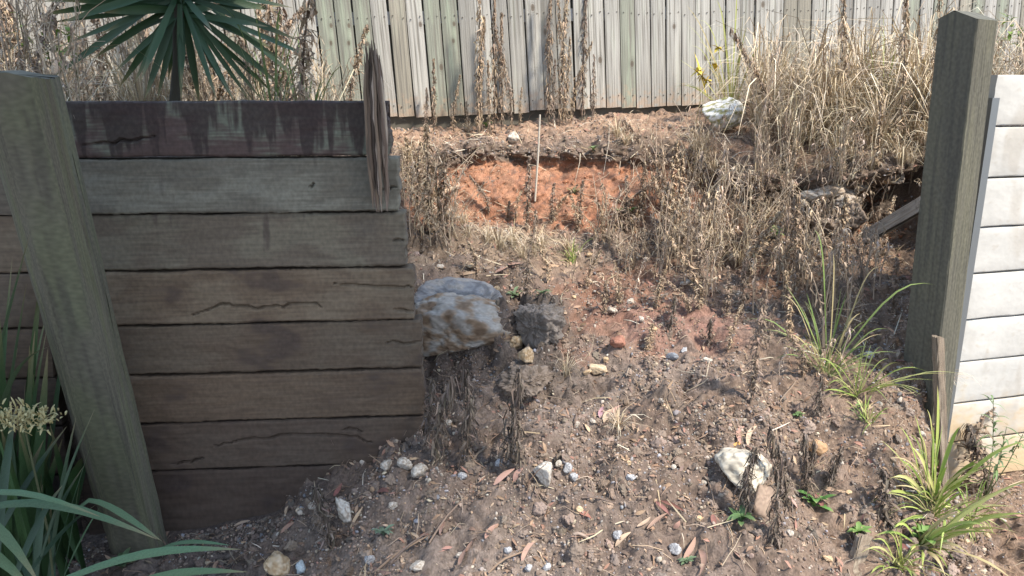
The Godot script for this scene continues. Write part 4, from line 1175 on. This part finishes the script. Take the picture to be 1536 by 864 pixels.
	for q in seeds:
		var p := ground_at(q[0], q[1])
		var t := thing("seedling", q[3], "seedling", p)
		var st := MB.new(); st.tube([Vector3(0, -.01, 0), Vector3(0, q[2] * .5, 0)], [.002, .0015], 4, [q[4]])
		part("stem", st.mesh(m_wood), t)
		for j in 11:
			var an := j * 2.4
			var d := Vector3(cos(an), rng.randf_range(.15, .9), sin(an)) * float(q[2]) * rng.randf_range(.6, 1.1)
			var mb := MB.new()
			strap(mb, Vector3(0, q[2] * .4 * rng.randf(), 0), d, q[2] * .15, q[2] * .17, q[4], vary(q[4], rng, .3), Vector3.ZERO, .45, .25)
			part("leaf", mb.mesh(m_green), t)
	# narrow-leaved green weed by the pale wall
	var wp := ground_at(1478, 745)
	var wd := thing("leafy_weed", "narrow-leaved green weed against the pale concrete wall", "plant", wp)
	var wst := MB.new()
	for k in 4:
		var e: Vector3 = at_depth([1490, 1510, 1500, 1535][k], [600, 640, 680, 650][k], -wp.z - .05 * k) - wp
		wst.tube([Vector3(0, -.01, 0), e * .5 + Vector3(.015, .01, 0), e], [.0025, .002, .0012], 4, [col(.16, .19, .09)])
		for j in 15:
			var p := (e * .5 + Vector3(.015, .01, 0)).lerp(e, rng.randf())
			var mb := MB.new()
			var c1 := vary(col(.15, .23, .10), rng, .3)
			strap(mb, p, p + Vector3(rng.randfn() * .045, rng.randf_range(-.04, .02), rng.randfn() * .03), .012, .0042, c1, c1, Vector3.ZERO, .5, .2)
			part("leaf", mb.mesh(m_green), wd)
	part("stem", wst.mesh(m_wood), wd)
	# the gum tree overhead, whose crown shades the sleepers and whose leaves lie on the ground
	var tree := thing("gum_tree", "tall gum tree overhead shading the dark sleepers", "tree", Vector3(-.9, -.1, 1.7))
	var tm := MB.new()
	var knee := Vector3(.3, 2.6, -.3)
	tm.tube([Vector3(0, -.2, 0), Vector3(.1, 1.2, -.1), knee, Vector3(.6, 3.6, -.9), Vector3(1.3, 4.6, -2.0)], [.2, .17, .15, .11, .05], 14, [col(.34, .30, .25)])
	tm.tube([knee, Vector3(-.1, 3.6, -1.2), Vector3(-.5, 4.4, -2.6)], [.12, .08, .03], 10, [col(.34, .30, .25)])
	tm.tube([Vector3(.6, 3.6, -.9), Vector3(1.5, 4.1, -1.6), Vector3(2.6, 4.6, -2.6)], [.08, .06, .03], 10, [col(.34, .30, .25)])
	part("trunk", tm.mesh(m_wood), tree)
	var cm := MB.new()
	var centres := []
	for k in 125:
		var c := Vector3(rng.randf_range(-2.9, 1.7), rng.randf_range(3.5, 5.0), rng.randf_range(-2.3, .5))
		centres.append(c - Vector3(-.9, -.1, 1.7))
	for c: Vector3 in centres:
		for j in 230:
			var p := c + Vector3(rng.randfn(), rng.randfn() * .6, rng.randfn()) * .23
			var e := p + Vector3(rng.randfn() * .05, -rng.randf_range(.08, .18), rng.randfn() * .09)
			var cc := vary(col(.085, .115, .055), rng, .25)
			cm.ribbon([p, p.lerp(e, .5) + Vector3(.006, 0, 0), e], [.005, .022, .001], Vector3(rng.randfn(), 0, rng.randfn()).normalized(), [cc])
	part("crown", cm.mesh(m_green), tree)

# ------------------------------------------------------------------ stones, litter, timber offcuts
func stone(px: float, py: float, w_px: float, h_px: float, seed_: int, cols: Array, label: String, group := "", called := "stone", level := 3, sink := .3) -> void:
	var p := ground_at(px, py + h_px * .35)
	var z := seen_at(p).z
	var sx := w_px * .5 / FOCAL * z; var sy := h_px * .5 / FOCAL * z
	var o := solo(called, rock(seed_, level, Vector3(sx, sy, maxf(sy, sx * .8)) * 1.12, cols, 8, (.13 if called == "soil_clod" else (.05 if called == "boulder" else .08)), m_stone), label, "stone" if called != "soil_clod" else "clod", p + Vector3(0, sy * (1.0 - sink), 0), group)
	o.rotation = Vector3(((seed_ * 53) % 20 - 10) * .03, seed_ * 1.7, ((seed_ * 37) % 20 - 10) * .03)
func build_stones() -> void:
	var white := [col(.28, .23, .185), col(.42, .38, .325), col(.54, .51, .46)]
	var grey_ := [col(.22, .22, .23), col(.34, .35, .37), col(.45, .46, .47)]
	var tan_ := [col(.36, .24, .13), col(.48, .35, .21), col(.58, .46, .32)]
	var brown := [col(.13, .10, .075), col(.18, .14, .11), col(.22, .175, .14)]
	var greyclod := [col(.14, .118, .10), col(.19, .165, .145), col(.235, .20, .175)]
	var red := [col(.26, .12, .08), col(.36, .18, .13)]
	# the big boulder: slate-blue cap over a crumbling cream face
	var bp := at_depth(694, 484, 3.40)
	var boulder := thing("boulder", "big boulder with slate-blue top and crumbly cream face", "stone", bp)
	var lower := rock(412, 5, Vector3(.28, .165, .19), [col(.19, .13, .085), col(.28, .205, .14), col(.29, .265, .235), col(.35, .325, .29)], 7, .05, m_stone, 1.8)
	var lo := part("weathered_face", lower, boulder); lo.position = Vector3(-.0, -.025, .04); lo.rotation = Vector3(.1, .3, -.16)
	var cap := rock(417, 5, Vector3(.215, .085, .18), [col(.12, .125, .135), col(.16, .165, .18), col(.20, .21, .225), col(.225, .225, .23), col(.27, .26, .245)], 9, .05, m_stone, 1.6)
	var ca := part("slate_cap", cap, boulder); ca.position = Vector3(-.015, .085, -.03); ca.rotation = Vector3(.22, -.2, -.10)
	# soil clods held by roots
	stone(480, 775, 30, 18, 27, brown, "dark soil clod before the lowest sleeper", "", "soil_clod", 5, .5)
	stone(815, 478, 72, 70, 21, greyclod, "grey clod of rooty soil beside the slate-topped boulder", "", "soil_clod", 5, .35)
	stone(795, 566, 80, 44, 22, brown, "broad brown soil clod below the grey clod", "", "soil_clod", 5, .5)
	for q in [[1200, 300, 54, 24, 71], [1245, 290, 60, 26, 72], [1345, 262, 46, 20, 73], [1270, 300, 40, 24, 74]]:
		stone(q[0], q[1], q[2], q[3], q[4], [col(.26, .21, .165), col(.38, .32, .26), col(.48, .43, .37)], "weathered grey-brown slab along the side bank's crumbling edge", "slabs of the side bank", "stone", 4, .3)
	for q in [[1235, 335, 44, 36, 75], [1190, 330, 50, 34, 76], [1285, 325, 36, 40, 77], [1320, 318, 40, 36, 78], [1215, 365, 40, 26, 79]]:
		stone(q[0], q[1], q[2], q[3], q[4], brown, "brown soil clod under the side bank's slabs", "clods of the side bank", "soil_clod", 4, .45)
	# pale boulder low on the slope
	stone(1110, 698, 92, 56, 31, [col(.22, .20, .17), col(.46, .42, .34), col(.60, .56, .47)], "pale rough boulder jutting from the lower slope", "", "boulder", 4, .25)
	stone(1140, 745, 60, 50, 32, [col(.22, .16, .12), col(.28, .21, .16)], "brown rock under the pale boulder", "", "boulder", 3, .5)
	stone(1226, 668, 32, 24, 33, [col(.36, .22, .12), col(.44, .29, .17)], "rounded tan stone on the slope above the seedlings", "", "stone", 3, .25)
	stone(1295, 277, 42, 18, 34, white, "flat pale stone on the side bank's edge", "", "stone", 3)
	stone(1330, 268, 40, 16, 35, tan_, "buff stone on the side bank's edge beside the flat pale one", "", "stone", 3)
	stone(1215, 290, 50, 18, 36, white, "weathered pale stone in the thicket's edge", "", "stone", 3)
	stone(768, 203, 22, 20, 37, white, "white stone on the overhanging lip", "", "stone", 3)
	stone(1100, 384, 22, 14, 38, white, "white stone at the thicket's foot", "", "stone", 3)
	stone(812, 702, 28, 38, 39, [col(.36, .32, .27), col(.5, .47, .42), col(.58, .55, .5)], "upright pale stone below the drooping weeds", "", "stone", 3, .3)
	stone(418, 846, 46, 26, 40, tan_, "long buff stone on the gravel in front of the wall", "", "stone", 3)
	stone(516, 758, 24, 40, 41, white, "tall jagged white stone in front of the lowest sleeper", "", "stone", 3)
	stone(770, 508, 17, 24, 42, tan_, "ochre stone between the boulder and the grey clod", "", "stone", 3)
	stone(790, 532, 22, 26, 43, tan_, "ochre flaky stone below the grey clod", "", "stone", 3)
	stone(897, 549, 28, 18, 44, [col(.45, .34, .22), col(.58, .48, .35)], "cream and tan stone beside the bleached grass tuft", "", "stone", 3)
	stone(928, 512, 30, 18, 45, red, "flat red brick fragment on the reddish slope", "", "brick_fragment", 3)
	stone(1006, 535, 20, 11, 46, [col(.16, .18, .21), col(.26, .28, .31)], "blue-grey flat stone on the reddish slope", "", "stone", 3)
	stone(1062, 540, 18, 8, 47, white, "flat cream stone under the pink-stained soil", "", "stone", 3)
	stone(1080, 176, 60, 46, 48, [col(.28, .27, .10), col(.60, .58, .50), col(.74, .74, .70), col(.78, .78, .75)], "rounded white lump with yellow underside at the fence foot", "", "boulder", 4, .05)
	stone(725, 172, 40, 12, 49, red, "flat reddish stone at the fence foot", "", "stone", 3)
	stone(1396, 340, 26, 60, 50, grey_, "grey block in the hollow behind the square-sawn post", "", "boulder", 3, .2)
	stone(1302, 535, 16, 14, 51, grey_, "blue-grey pebble in the long green grass", "", "stone", 3)
	var W := "white stone among the gravel at the wall foot"
	for q in [[604, 696, 26, 18], [628, 706, 22, 24], [583, 698, 22, 12], [470, 757, 14, 12], [478, 752, 12, 14], [625, 846, 26, 14], [452, 850, 20, 18], [675, 632, 12, 12], [588, 758, 14, 12]]:
		stone(q[0], q[1], q[2], q[3], int(q[0]), white if q[0] != 452 else [col(.35, .42, .45), col(.45, .52, .55)], W, "white stones at the wall foot")
	var B := "blue-grey stone among the gravel of the open slope"
	for q in [[748, 692, 12, 14], [693, 714, 16, 10], [850, 700, 14, 14], [925, 803, 16, 14], [1008, 822, 18, 18], [945, 718, 14, 14], [790, 850, 14, 10], [760, 824, 12, 10], [550, 832, 14, 16], [860, 713, 14, 12], [820, 850, 14, 12], [1025, 525, 12, 8]]:
		stone(q[0], q[1], q[2], q[3], int(q[0]) + 3, grey_, B, "blue-grey stones on the slope", "stone", 3, .4)
	var C := "small cream stone on the open slope"
	for q in [[866, 636, 16, 12], [890, 633, 14, 10], [865, 760, 13, 12], [1143, 775, 14, 12], [910, 540, 14, 10], [940, 690, 12, 8], [836, 695, 14, 14], [660, 400, 16, 10], [700, 392, 16, 8], [745, 430, 12, 12], [945, 450, 16, 12], [982, 490, 12, 10], [960, 478, 14, 12], [1026, 422, 20, 10], [1090, 450, 22, 12], [1110, 438, 14, 10], [886, 380, 12, 12], [948, 380, 16, 16], [862, 445, 10, 8], [918, 465, 16, 18], [1380, 650, 14, 12], [1420, 770, 14, 10], [1480, 800, 14, 9], [1500, 780, 16, 8], [1450, 810, 12, 9], [1200, 680, 14, 10], [1260, 690, 14, 10], [1350, 600, 14, 10], [1400, 600, 14, 12], [1330, 760, 12, 9], [1185, 800, 16, 14], [1240, 830, 18, 12], [1270, 740, 14, 10], [1045, 770, 16, 12], [690, 830, 16, 10], [990, 600, 14, 9], [1010, 700, 12, 9], [880, 560, 16, 10], [905, 560, 14, 10]]:
		stone(q[0], q[1], q[2] * .8, q[3] * .75, int(q[0]) + 7, [white, tan_, white][int(q[0]) % 3], C, "small cream stones on the slope", "stone", 3, .45)
func build_gravel() -> void:
	# pebbles too many to count, by size: they lie on the soil everywhere in the gap
	var rng := RandomNumberGenerator.new(); rng.seed = 91
	var palette := [col(.32, .275, .23), col(.40, .36, .31), col(.25, .235, .23), col(.20, .20, .22), col(.38, .27, .18), col(.33, .20, .15), col(.46, .415, .36), col(.30, .23, .185), col(.32, .32, .34), col(.27, .20, .16), col(.24, .18, .14), col(.50, .42, .32), col(.30, .215, .17)]
	var dn := noise(99, 2.2, 2)
	var groups := [["gravel", 15000, .0022, .0060, 3], ["rubble", 2600, .006, .0125, 2], ["soil_crumbs", 22000, .0025, .0095, 3], ["soil_lumps", 2000, .008, .026, 4]]
	for gi in groups.size():
		var q: Array = groups[gi]
		var xf := []; var cl := []
		while xf.size() < q[1]:
			var a := rng.randi() % g_nx; var b := rng.randi() % g_ns
			if g_x[a] < -1.7 or g_x[a] > 2.5: continue
			var s := g_s[b]
			if s < 1.3 or s > 11.9: continue
			if g_x[a] < -.9 and s > 3.8: continue
			if s > 8.0 and s < 9.6 and rng.randf() < (.93 if not q[0].begins_with("soil") else .5): continue
			if s > 6.6 and rng.randf() < .4: continue
			if dn.get_noise_2d(g_x[a], g_pos[a * g_ns + b].z) < rng.randf_range(-.45, .3): continue
			var p := g_pos[a * g_ns + b]; var nn := g_nrm[a * g_ns + b]
			var r := lerpf(q[2], q[3], pow(rng.randf(), 2.2))
			var bs := Basis(Vector3(rng.randfn(), rng.randfn(), rng.randfn()).normalized(), rng.randf() * TAU) * Basis.from_scale(Vector3(r * rng.randf_range(.8, 1.5), r * rng.randf_range(.5, .9), r))
			xf.append(Transform3D(bs, p + nn * r * (.1 if gi < 3 else -.2)))
			var c: Color = palette[rng.randi() % palette.size()]
			if q[0].begins_with("soil"):
				c = [col(.22, .165, .13), col(.27, .21, .17), col(.18, .145, .12)][rng.randi() % 3]
				if s > 7.8 and s < 9.2: c = col(.34, .16, .09)
			cl.append(vary(c, rng, .25))
		var mm := MultiMesh.new()
		mm.transform_format = MultiMesh.TRANSFORM_3D; mm.use_colors = true
		mm.mesh = rock(600 + gi, q[4] - 1, Vector3.ONE, [col(.9, .9, .9), col(1, 1, 1)], 7, (.08 if gi < 3 else .22), m_stone)
		mm.instance_count = xf.size()
		for k in xf.size():
			mm.set_instance_transform(k, xf[k]); mm.set_instance_color(k, cl[k])
		var o := MultiMeshInstance3D.new(); o.multimesh = mm; o.name = q[0]; add_child(o)
		tag(o, ["fine mixed gravel strewn over the eroded soil", "scattered thumb-sized rubble on the eroded bank", "crumbs of loose soil over the bank", "fist-sized and smaller lumps of soil over the bank"][gi], "gravel", "", "stuff")
	# straw and leaf litter
	var mb := MB.new()
	for k in 5200:
		var a := rng.randi() % g_nx; var b := rng.randi() % g_ns
		if g_x[a] < -1.3 or g_x[a] > 2.3: continue
		var s := g_s[b]; var x := g_x[a]
		var want := .16
		if s > 6.3 and s < 8.2: want = 1.0
		if s > 10.3 and s < 12.0: want = .9
		if x > 1.0 and s > 4.5 and s < 8.5: want = .45
		if x < -.9 and s > 3.8: continue
		if rng.randf() > want or s < 1.5 or s > 12: continue
		var p := g_pos[a * g_ns + b]; var nn := g_nrm[a * g_ns + b]
		var d := Vector3(rng.randfn(), rng.randfn() * .15, rng.randfn()); d = (d - nn * d.dot(nn)).normalized()
		var L := rng.randf_range(.03, .13)
		var c := vary([col(.50, .43, .31), col(.42, .33, .22), col(.58, .53, .43), col(.30, .22, .15)][rng.randi() % 4], rng, .2)
		var w := rng.randf_range(.0010, .0024)
		mb.ribbon([p + nn * .003, p + d * L * .5 + nn * rng.randf_range(.005, .022), p + d * L + nn * rng.randf_range(.0, .012)], [w, w, w * .3], d.cross(nn), [c])
	var so := part("straw_litter", mb.mesh(m_dry), self); tag(so, "bleached straw litter strewn over the bench and the terrace", "litter", "", "stuff")
	var lb := MB.new()
	for k in 13000:
		var a := rng.randi() % g_nx; var b := rng.randi() % g_ns
		var s := g_s[b]; var x := g_x[a]
		if x < -1.6 or x > 2.4 or s < 1.4 or s > 12: continue
		if x < -.9 and s > 3.8: continue
		if s > 8.0 and s < 9.6: continue
		var want := .6
		if s > 6.3 and s < 8.0 or s > 10.2: want = .9
		if rng.randf() > want: continue
		var p := g_pos[a * g_ns + b]; var nn := g_nrm[a * g_ns + b]
		var d := Vector3(rng.randfn(), 0, rng.randfn()); d = (d - nn * d.dot(nn)).normalized()
		var L := rng.randf_range(.012, .042)
		var c := vary([col(.22, .145, .10), col(.31, .21, .145), col(.38, .28, .20), col(.15, .11, .09), col(.30, .17, .13)][rng.randi() % 5], rng, .25)
		var w := L * rng.randf_range(.1, .2)
		lb.ribbon([p, p + d * L * .35 + nn * rng.randf_range(.003, .010), p + d * L * .7 + nn * rng.randf_range(.003, .012), p + d * L + nn * rng.randf_range(.0, .012)], [w * .2, w, w * .8, w * .1], d.cross(nn), [c], .3, rng.randf_range(-.8, .8))
	var lo := part("leaf_litter", lb.mesh(m_dry), self); tag(lo, "crumbled brown leaf litter over the bank", "litter", "", "stuff")
	# fine roots and twigs
	var tb := MB.new()
	for k in 2000:
		var a := rng.randi() % g_nx; var b := rng.randi() % g_ns
		var s := g_s[b]; var x := g_x[a]
		if x < -1.5 or x > 2.2 or s < 1.5 or s > 10.4: continue
		if x < -.9 and s > 3.8: continue
		var p := g_pos[a * g_ns + b]; var nn := g_nrm[a * g_ns + b]
		var d := Vector3(rng.randfn(), -.3 if s > 8.8 else 0.0, rng.randfn()); d = (d - nn * d.dot(nn)).normalized()
		var L := rng.randf_range(.03, .14)
		var e := d.cross(nn) * rng.randf_range(-.3, .3) * L
		var c := vary([col(.16, .11, .08), col(.25, .18, .13), col(.36, .29, .22)][rng.randi() % 3], rng, .2)
		var r := rng.randf_range(.0008, .0022)
		tb.tube([p - nn * .002, p + d * L * .35 + e + nn * rng.randf_range(.004, .02), p + d * L * .7 + e * .5 + nn * rng.randf_range(.002, .015), p + d * L], [r, r, r * .8, r * .5], 4, [c], false)
	var to := part("root_litter", tb.mesh(m_wood), self); tag(to, "fine roots and twig bits over the soil", "litter", "", "stuff")
func gum_leaf(a: Vector3, b: Vector3, nn: Vector3, w: float, c: Color, rng: RandomNumberGenerator) -> ArrayMesh:
	var mb := MB.new()
	var org := a
	var d := b - a
	var s := d.cross(nn).normalized()
	var bow := rng.randf_range(-.12, .12) * d.length(); var curl := rng.randf_range(.05, .22) * d.length()
	var pts := []; var ws := []
	for j in 8:
		var t := j / 7.0
		pts.append(a - org + d * t + s * sin(PI * t) * bow + nn * (sin(PI * t) * curl * .5 + .006 + curl * .25 * t * t))
		ws.append(w * pow(sin(PI * (.04 + .93 * pow(t, .8))), .8))
	mb.ribbon(pts, ws, s, [c, c, vary(c, rng, .15), c], .35, rng.randf_range(-.7, .7))
	return mb.mesh(m_dry)
func build_leaves_and_sticks() -> void:
	var rng := RandomNumberGenerator.new(); rng.seed = 57
	var Lf := "long fallen pinkish-brown gum leaf on the lower slope"; var Gf := "fallen gum leaves"
	var pink := col(.34, .215, .17); var tan_ := col(.46, .35, .25); var dk := col(.24, .11, .09)
	for q in [[1046, 822, 1050, 864, .011, pink], [1020, 838, 1040, 806, .009, pink], [968, 795, 1000, 768, .009, pink], [925, 818, 945, 797, .008, tan_], [857, 806, 898, 800, .008, pink], [980, 745, 1000, 768, .007, dk], [990, 750, 1026, 766, .006, dk], [1068, 775, 1072, 795, .009, dk], [742, 728, 770, 705, .010, pink], [768, 722, 786, 702, .010, pink], [955, 793, 975, 776, .008, tan_], [1010, 790, 1020, 780, .008, pink], [905, 632, 922, 610, .012, tan_], [912, 625, 935, 606, .009, pink], [900, 625, 906, 608, .010, col(.36, .22, .26)], [1122, 668, 1132, 643, .009, tan_], [1108, 664, 1118, 640, .009, pink], [1095, 680, 1108, 660, .011, col(.48, .27, .10)], [425, 796, 440, 775, .010, dk], [422, 800, 440, 786, .008, pink], [520, 790, 545, 760, .007, tan_], [565, 738, 585, 736, .010, dk], [500, 745, 515, 725, .009, dk], [700, 830, 715, 806, .009, pink], [730, 805, 745, 780, .009, pink], [690, 848, 702, 826, .010, pink], [660, 800, 668, 780, .008, pink], [880, 648, 872, 632, .008, tan_], [1220, 740, 1235, 765, .010, dk], [1345, 815, 1360, 835, .011, dk], [1180, 745, 1195, 760, .010, col(.4, .25, .2)], [1300, 690, 1312, 706, .006, dk], [1390, 500, 1402, 515, .01, pink], [1325, 490, 1345, 500, .012, col(.45, .28, .2)], [1300, 480, 1320, 478, .011, col(.48, .32, .22)], [1340, 540, 1358, 546, .010, dk], [1365, 530, 1380, 520, .010, col(.42, .2, .15)], [780, 845, 800, 812, .008, pink], [755, 850, 775, 830, .007, tan_], [560, 850, 585, 858, .009, pink], [610, 800, 630, 815, .006, tan_], [350, 790, 372, 783, .008, tan_], [1100, 830, 1112, 845, .008, pink], [870, 770, 885, 772, .008, dk], [655, 290, 690, 278, .012, tan_], [700, 190, 726, 195, .012, pink], [760, 398, 785, 392, .012, pink], [812, 400, 838, 396, .012, col(.48, .33, .22)], [740, 408, 760, 400, .012, pink], [690, 415, 712, 410, .010, tan_], [880, 418, 905, 410, .012, col(.46, .3, .2)]]:
		var ia := ground_i(q[0], q[1])
		var a := g_pos[ia]; var b := ground_at(q[2], q[3])
		if a.distance_to(b) > .16: b = a + (b - a).normalized() * .13
		if a.distance_to(b) < .02: b = a + Vector3(.05, .01, 0)
		var nn := (g_nrm[ia] + Vector3(0, .3, .2)).normalized()
		solo("gum_leaf", gum_leaf(a, b, nn, q[4], vary(q[5], rng, .15), rng), Lf, "leaf", a, Gf)
	# sticks lying about
	var S := "dry twig lying on the loose soil of the slope"; var Gs := "twigs on the slope"
	for q in [[585, 846, 640, 800, .004], [640, 812, 700, 745, .0035], [700, 700, 732, 668, .005], [560, 858, 640, 804, .005], [905, 690, 925, 740, .003], [862, 800, 880, 810, .006], [875, 748, 922, 758, .003], [860, 640, 865, 622, .003], [735, 860, 788, 830, .004], [812, 805, 790, 800, .003], [1060, 720, 1068, 760, .003], [680, 735, 690, 770, .002], [935, 590, 940, 610, .002], [770, 590, 850, 600, .0025], [1080, 850, 1112, 800, .002], [1110, 855, 1090, 790, .002], [1170, 600, 1195, 575, .003], [1240, 590, 1290, 560, .003]]:
		var a := ground_at(q[0], q[1]) + Vector3(0, .006, .004); var b := ground_at(q[2], q[3]) + Vector3(0, .012, .006)
		if a.distance_to(b) > .5: b = a + (b - a).normalized() * .3
		var mid := (a + b) * .5 + Vector3(rng.randfn() * .006, .012, .004)
		var mb := MB.new()
		var c := vary([col(.22, .165, .125), col(.34, .27, .21), col(.15, .11, .09)][rng.randi() % 3], rng, .2)
		mb.tube([Vector3.ZERO, (mid - a) * .55 + Vector3(0, .003, 0), mid - a, (mid - a).lerp(b - a, .6), b - a], [q[4], q[4] * .95, q[4] * .9, q[4] * .75, q[4] * .5], 6, [c])
		solo("twig", mb.mesh(m_wood), S, "twig", a, Gs)
	# upright pale sticks
	var u := ground_at(801, 298)
	var um := MB.new(); var ue := at_depth(810, 172, -u.z - .03) - u
	um.tube([Vector3(0, -.02, 0), ue * .5 + Vector3(.003, 0, 0), ue], [.0065, .006, .005], 7, [col(.58, .53, .45)])
	solo("pale_stick", um.mesh(m_wood), "thin pale stick standing upright before the red scar", "stick", u)
	var u2 := ground_at(676, 290); var um2 := MB.new(); var ue2 := at_depth(650, 215, -u2.z) - u2
	um2.tube([Vector3(0, -.01, 0), ue2 * .5 + Vector3(.006, 0, .01), ue2], [.005, .0045, .003], 6, [col(.52, .46, .38)])
	solo("pale_stick", um2.mesh(m_wood), "bent pale stick leaning among weeds beside the sleeper ends", "stick", u2)
	# the splintered stake against the sleepers
	var top := at_depth(557, 60, 2.80); var bot := at_depth(572, 318, 2.795)
	var stk := thing("splintered_stake", "splintered rotten timber stake leaning on the dark sleepers", "stake", bot)
	for k in 24:
		var mb := MB.new()
		var f := (k % 6) / 5.0 - .5
		var l0 := rng.randf_range(0, .35) if k > 3 else 0.0; var l1 := rng.randf_range(.82, 1.0) if k > 2 else rng.randf_range(.96, 1.0)
		var off := Vector3(f * .044 + rng.randfn() * .003, 0, (k / 6) * .007 + rng.randfn() * .002)
		var pts := []; var ws := []
		for j in 9:
			var t := lerpf(l0, l1, j / 8.0)
			var bulge := .75 + .65 * (1.0 - absf(t - .42) * 1.6)
			pts.append((top - bot) * t + off * Vector3(bulge, 1, bulge) + Vector3(rng.randfn() * .0022, 0, rng.randfn() * .0022))
			ws.append((.0052 if j > 0 and j < 8 else .0012) * rng.randf_range(.6, 1.3) * bulge)
		mb.tube(pts, ws, 5, [vary([col(.21, .165, .13), col(.28, .23, .19), col(.12, .092, .075), col(.36, .31, .26), col(.17, .13, .10)][rng.randi() % 5], rng, .2)])
		part("splinter", mb.mesh(m_wood), stk)
	# boards and stubs
	var d0 := at_depth(1292, 357, 3.95); var d1 := at_depth(1400, 294, 3.62)
	var gm := post_material(231, Vector3(128, 116, 102), Vector3(140, 130, 116), Vector3(98, 86, 74))
	var bs := Vector3(.02, .045, -.09)
	solo("fallen_board", post_mesh(d0 - bs * .5, d1 - bs * .5, d0 + bs * .5, d1 + bs * .5, .02, d0, gm, 61, .0), "weathered board lying aslant over the dark hollow by the post", "board", d0)
	var s0 := at_depth(1418, 742, 2.93); var s1 := at_depth(1411, 508, 2.98)
	var sw := Vector3(.017, 0, -.003)
	solo("wooden_stake", post_mesh(s0 - sw, s0 + sw, s1 - sw, s1 + sw, .03, s0, gm, 62, .012), "slim grey wooden stake driven in before the square-sawn post", "stake", s0)
	var e0 := at_depth(1277, 885, 2.30); var e1 := at_depth(1300, 806, 2.38)
	var ew := Vector3(.024, -.002, -.006)
	solo("board_stub", post_mesh(e0 - ew, e0 + ew, e1 - ew, e1 + ew, .03, e0, gm, 63, .012), "grey timber stub sticking out of the slope's foot", "board", e0)
	var h0 := at_depth(1425, 885, 2.42); var h1 := at_depth(1416, 800, 2.52)
	var hw := Vector3(.018, .002, -.006)
	solo("board_stub", post_mesh(h0 - hw, h0 + hw, h1 - hw, h1 + hw, .03, h0, gm, 64, .012), "grey timber stub on the gravel under the arching grass", "board", h0)
	# yellowed leaves in front of the fence
	for q in [[1052, 116], [1060, 122], [1048, 108], [1072, 100], [1078, 74]]:
		var p := at_depth(q[0], q[1], 5.02)
		var mb := MB.new()
		for j in 4:
			var e := Vector3(rng.randfn() * .045, rng.randfn() * .045, rng.randfn() * .02)
			strap(mb, -e * .6, e, .012, .016, col(.55, .42, .05), col(.62, .50, .08), Vector3.ZERO, .5, .2)
		var g := ground_xz(p.x, p.z)
		var t := thing("yellow_leaf_sprig", "sprig of bright yellow dying leaves before the fence", "plant", g, "yellow sprigs before the fence")
		var st := MB.new(); st.tube([Vector3.ZERO, (p - g) * .5 + Vector3(.02, 0, 0), p - g], [.003, .0025, .0015], 4, [col(.28, .22, .1)])
		part("stem", st.mesh(m_wood), t)
		part("leaves", mb.mesh(m_dry), t).position = p - g
	# black hollow-edge litter: a short curled root hanging from the lip
	for q in [[915, 190, 905, 262], [928, 195, 925, 285], [940, 195, 950, 270], [945, 200, 935, 300], [870, 235, 862, 275]]:
		var a := ground_at(q[0], q[1]); var b := at_depth(q[2], q[3], 4.66)
		var mb := MB.new()
		mb.tube([Vector3(0, -.01, 0), Vector3(0, .02, .05), (b - a) * .5 + Vector3(.012, .05, .04), b - a], [.003, .003, .0022, .001], 5, [vary(col(.50, .44, .35), rng, .15)])
		solo("dangling_root", mb.mesh(m_wood), "pale dry root dangling over the red scar", "root", a, "roots over the scar")

func _ready() -> void:
	# camera
	var cam := Camera3D.new(); cam.name = "camera"
	cam.position = EYE; cam.rotation.x = -PITCH
	cam.fov = rad_to_deg(2.0 * atan(432.0 / FOCAL)); cam.near = .05; cam.far = 200.0
	add_child(cam); cam.current = true
	# sky, exposure
	var sky_m := ProceduralSkyMaterial.new()
	sky_m.sky_top_color = Color(.56, .66, .80); sky_m.sky_horizon_color = Color(.84, .87, .90); sky_m.sky_curve = .25
	sky_m.ground_bottom_color = Color(.22, .19, .16); sky_m.ground_horizon_color = Color(.55, .53, .50)
	sky_m.sun_angle_max = 1.0
	var sky := Sky.new(); sky.sky_material = sky_m
	var env := Environment.new()
	env.background_mode = Environment.BG_SKY; env.sky = sky
	env.background_energy_multiplier = 1.0
	env.tonemap_mode = Environment.TONE_MAPPER_LINEAR
	env.tonemap_exposure = 2.9
	env.sdfgi_enabled = true; env.ssao_enabled = true; env.ssil_enabled = true
	var we := WorldEnvironment.new(); we.name = "world_environment"; we.environment = env; add_child(we)
	# hazy sun, high over the right shoulder
	var sun := DirectionalLight3D.new(); sun.name = "sun"
	sun.light_energy = 0.85; sun.light_angular_distance = 7.0; sun.light_color = Color(1.0, .95, .88); sun.shadow_enabled = true
	add_child(sun); sun.look_at_from_position(SUN_TO * 10.0, Vector3.ZERO, Vector3.UP)
	# setting
	build_ground()
	build_sleeper_wall()
	build_pale_wall()
	build_fence()
	# things
	plant_materials()
	build_weed_sets()
	build_stones()
	build_dead_weeds()
	build_dry_grass()
	build_green_plants()
	build_leaves_and_sticks()
	build_gravel()
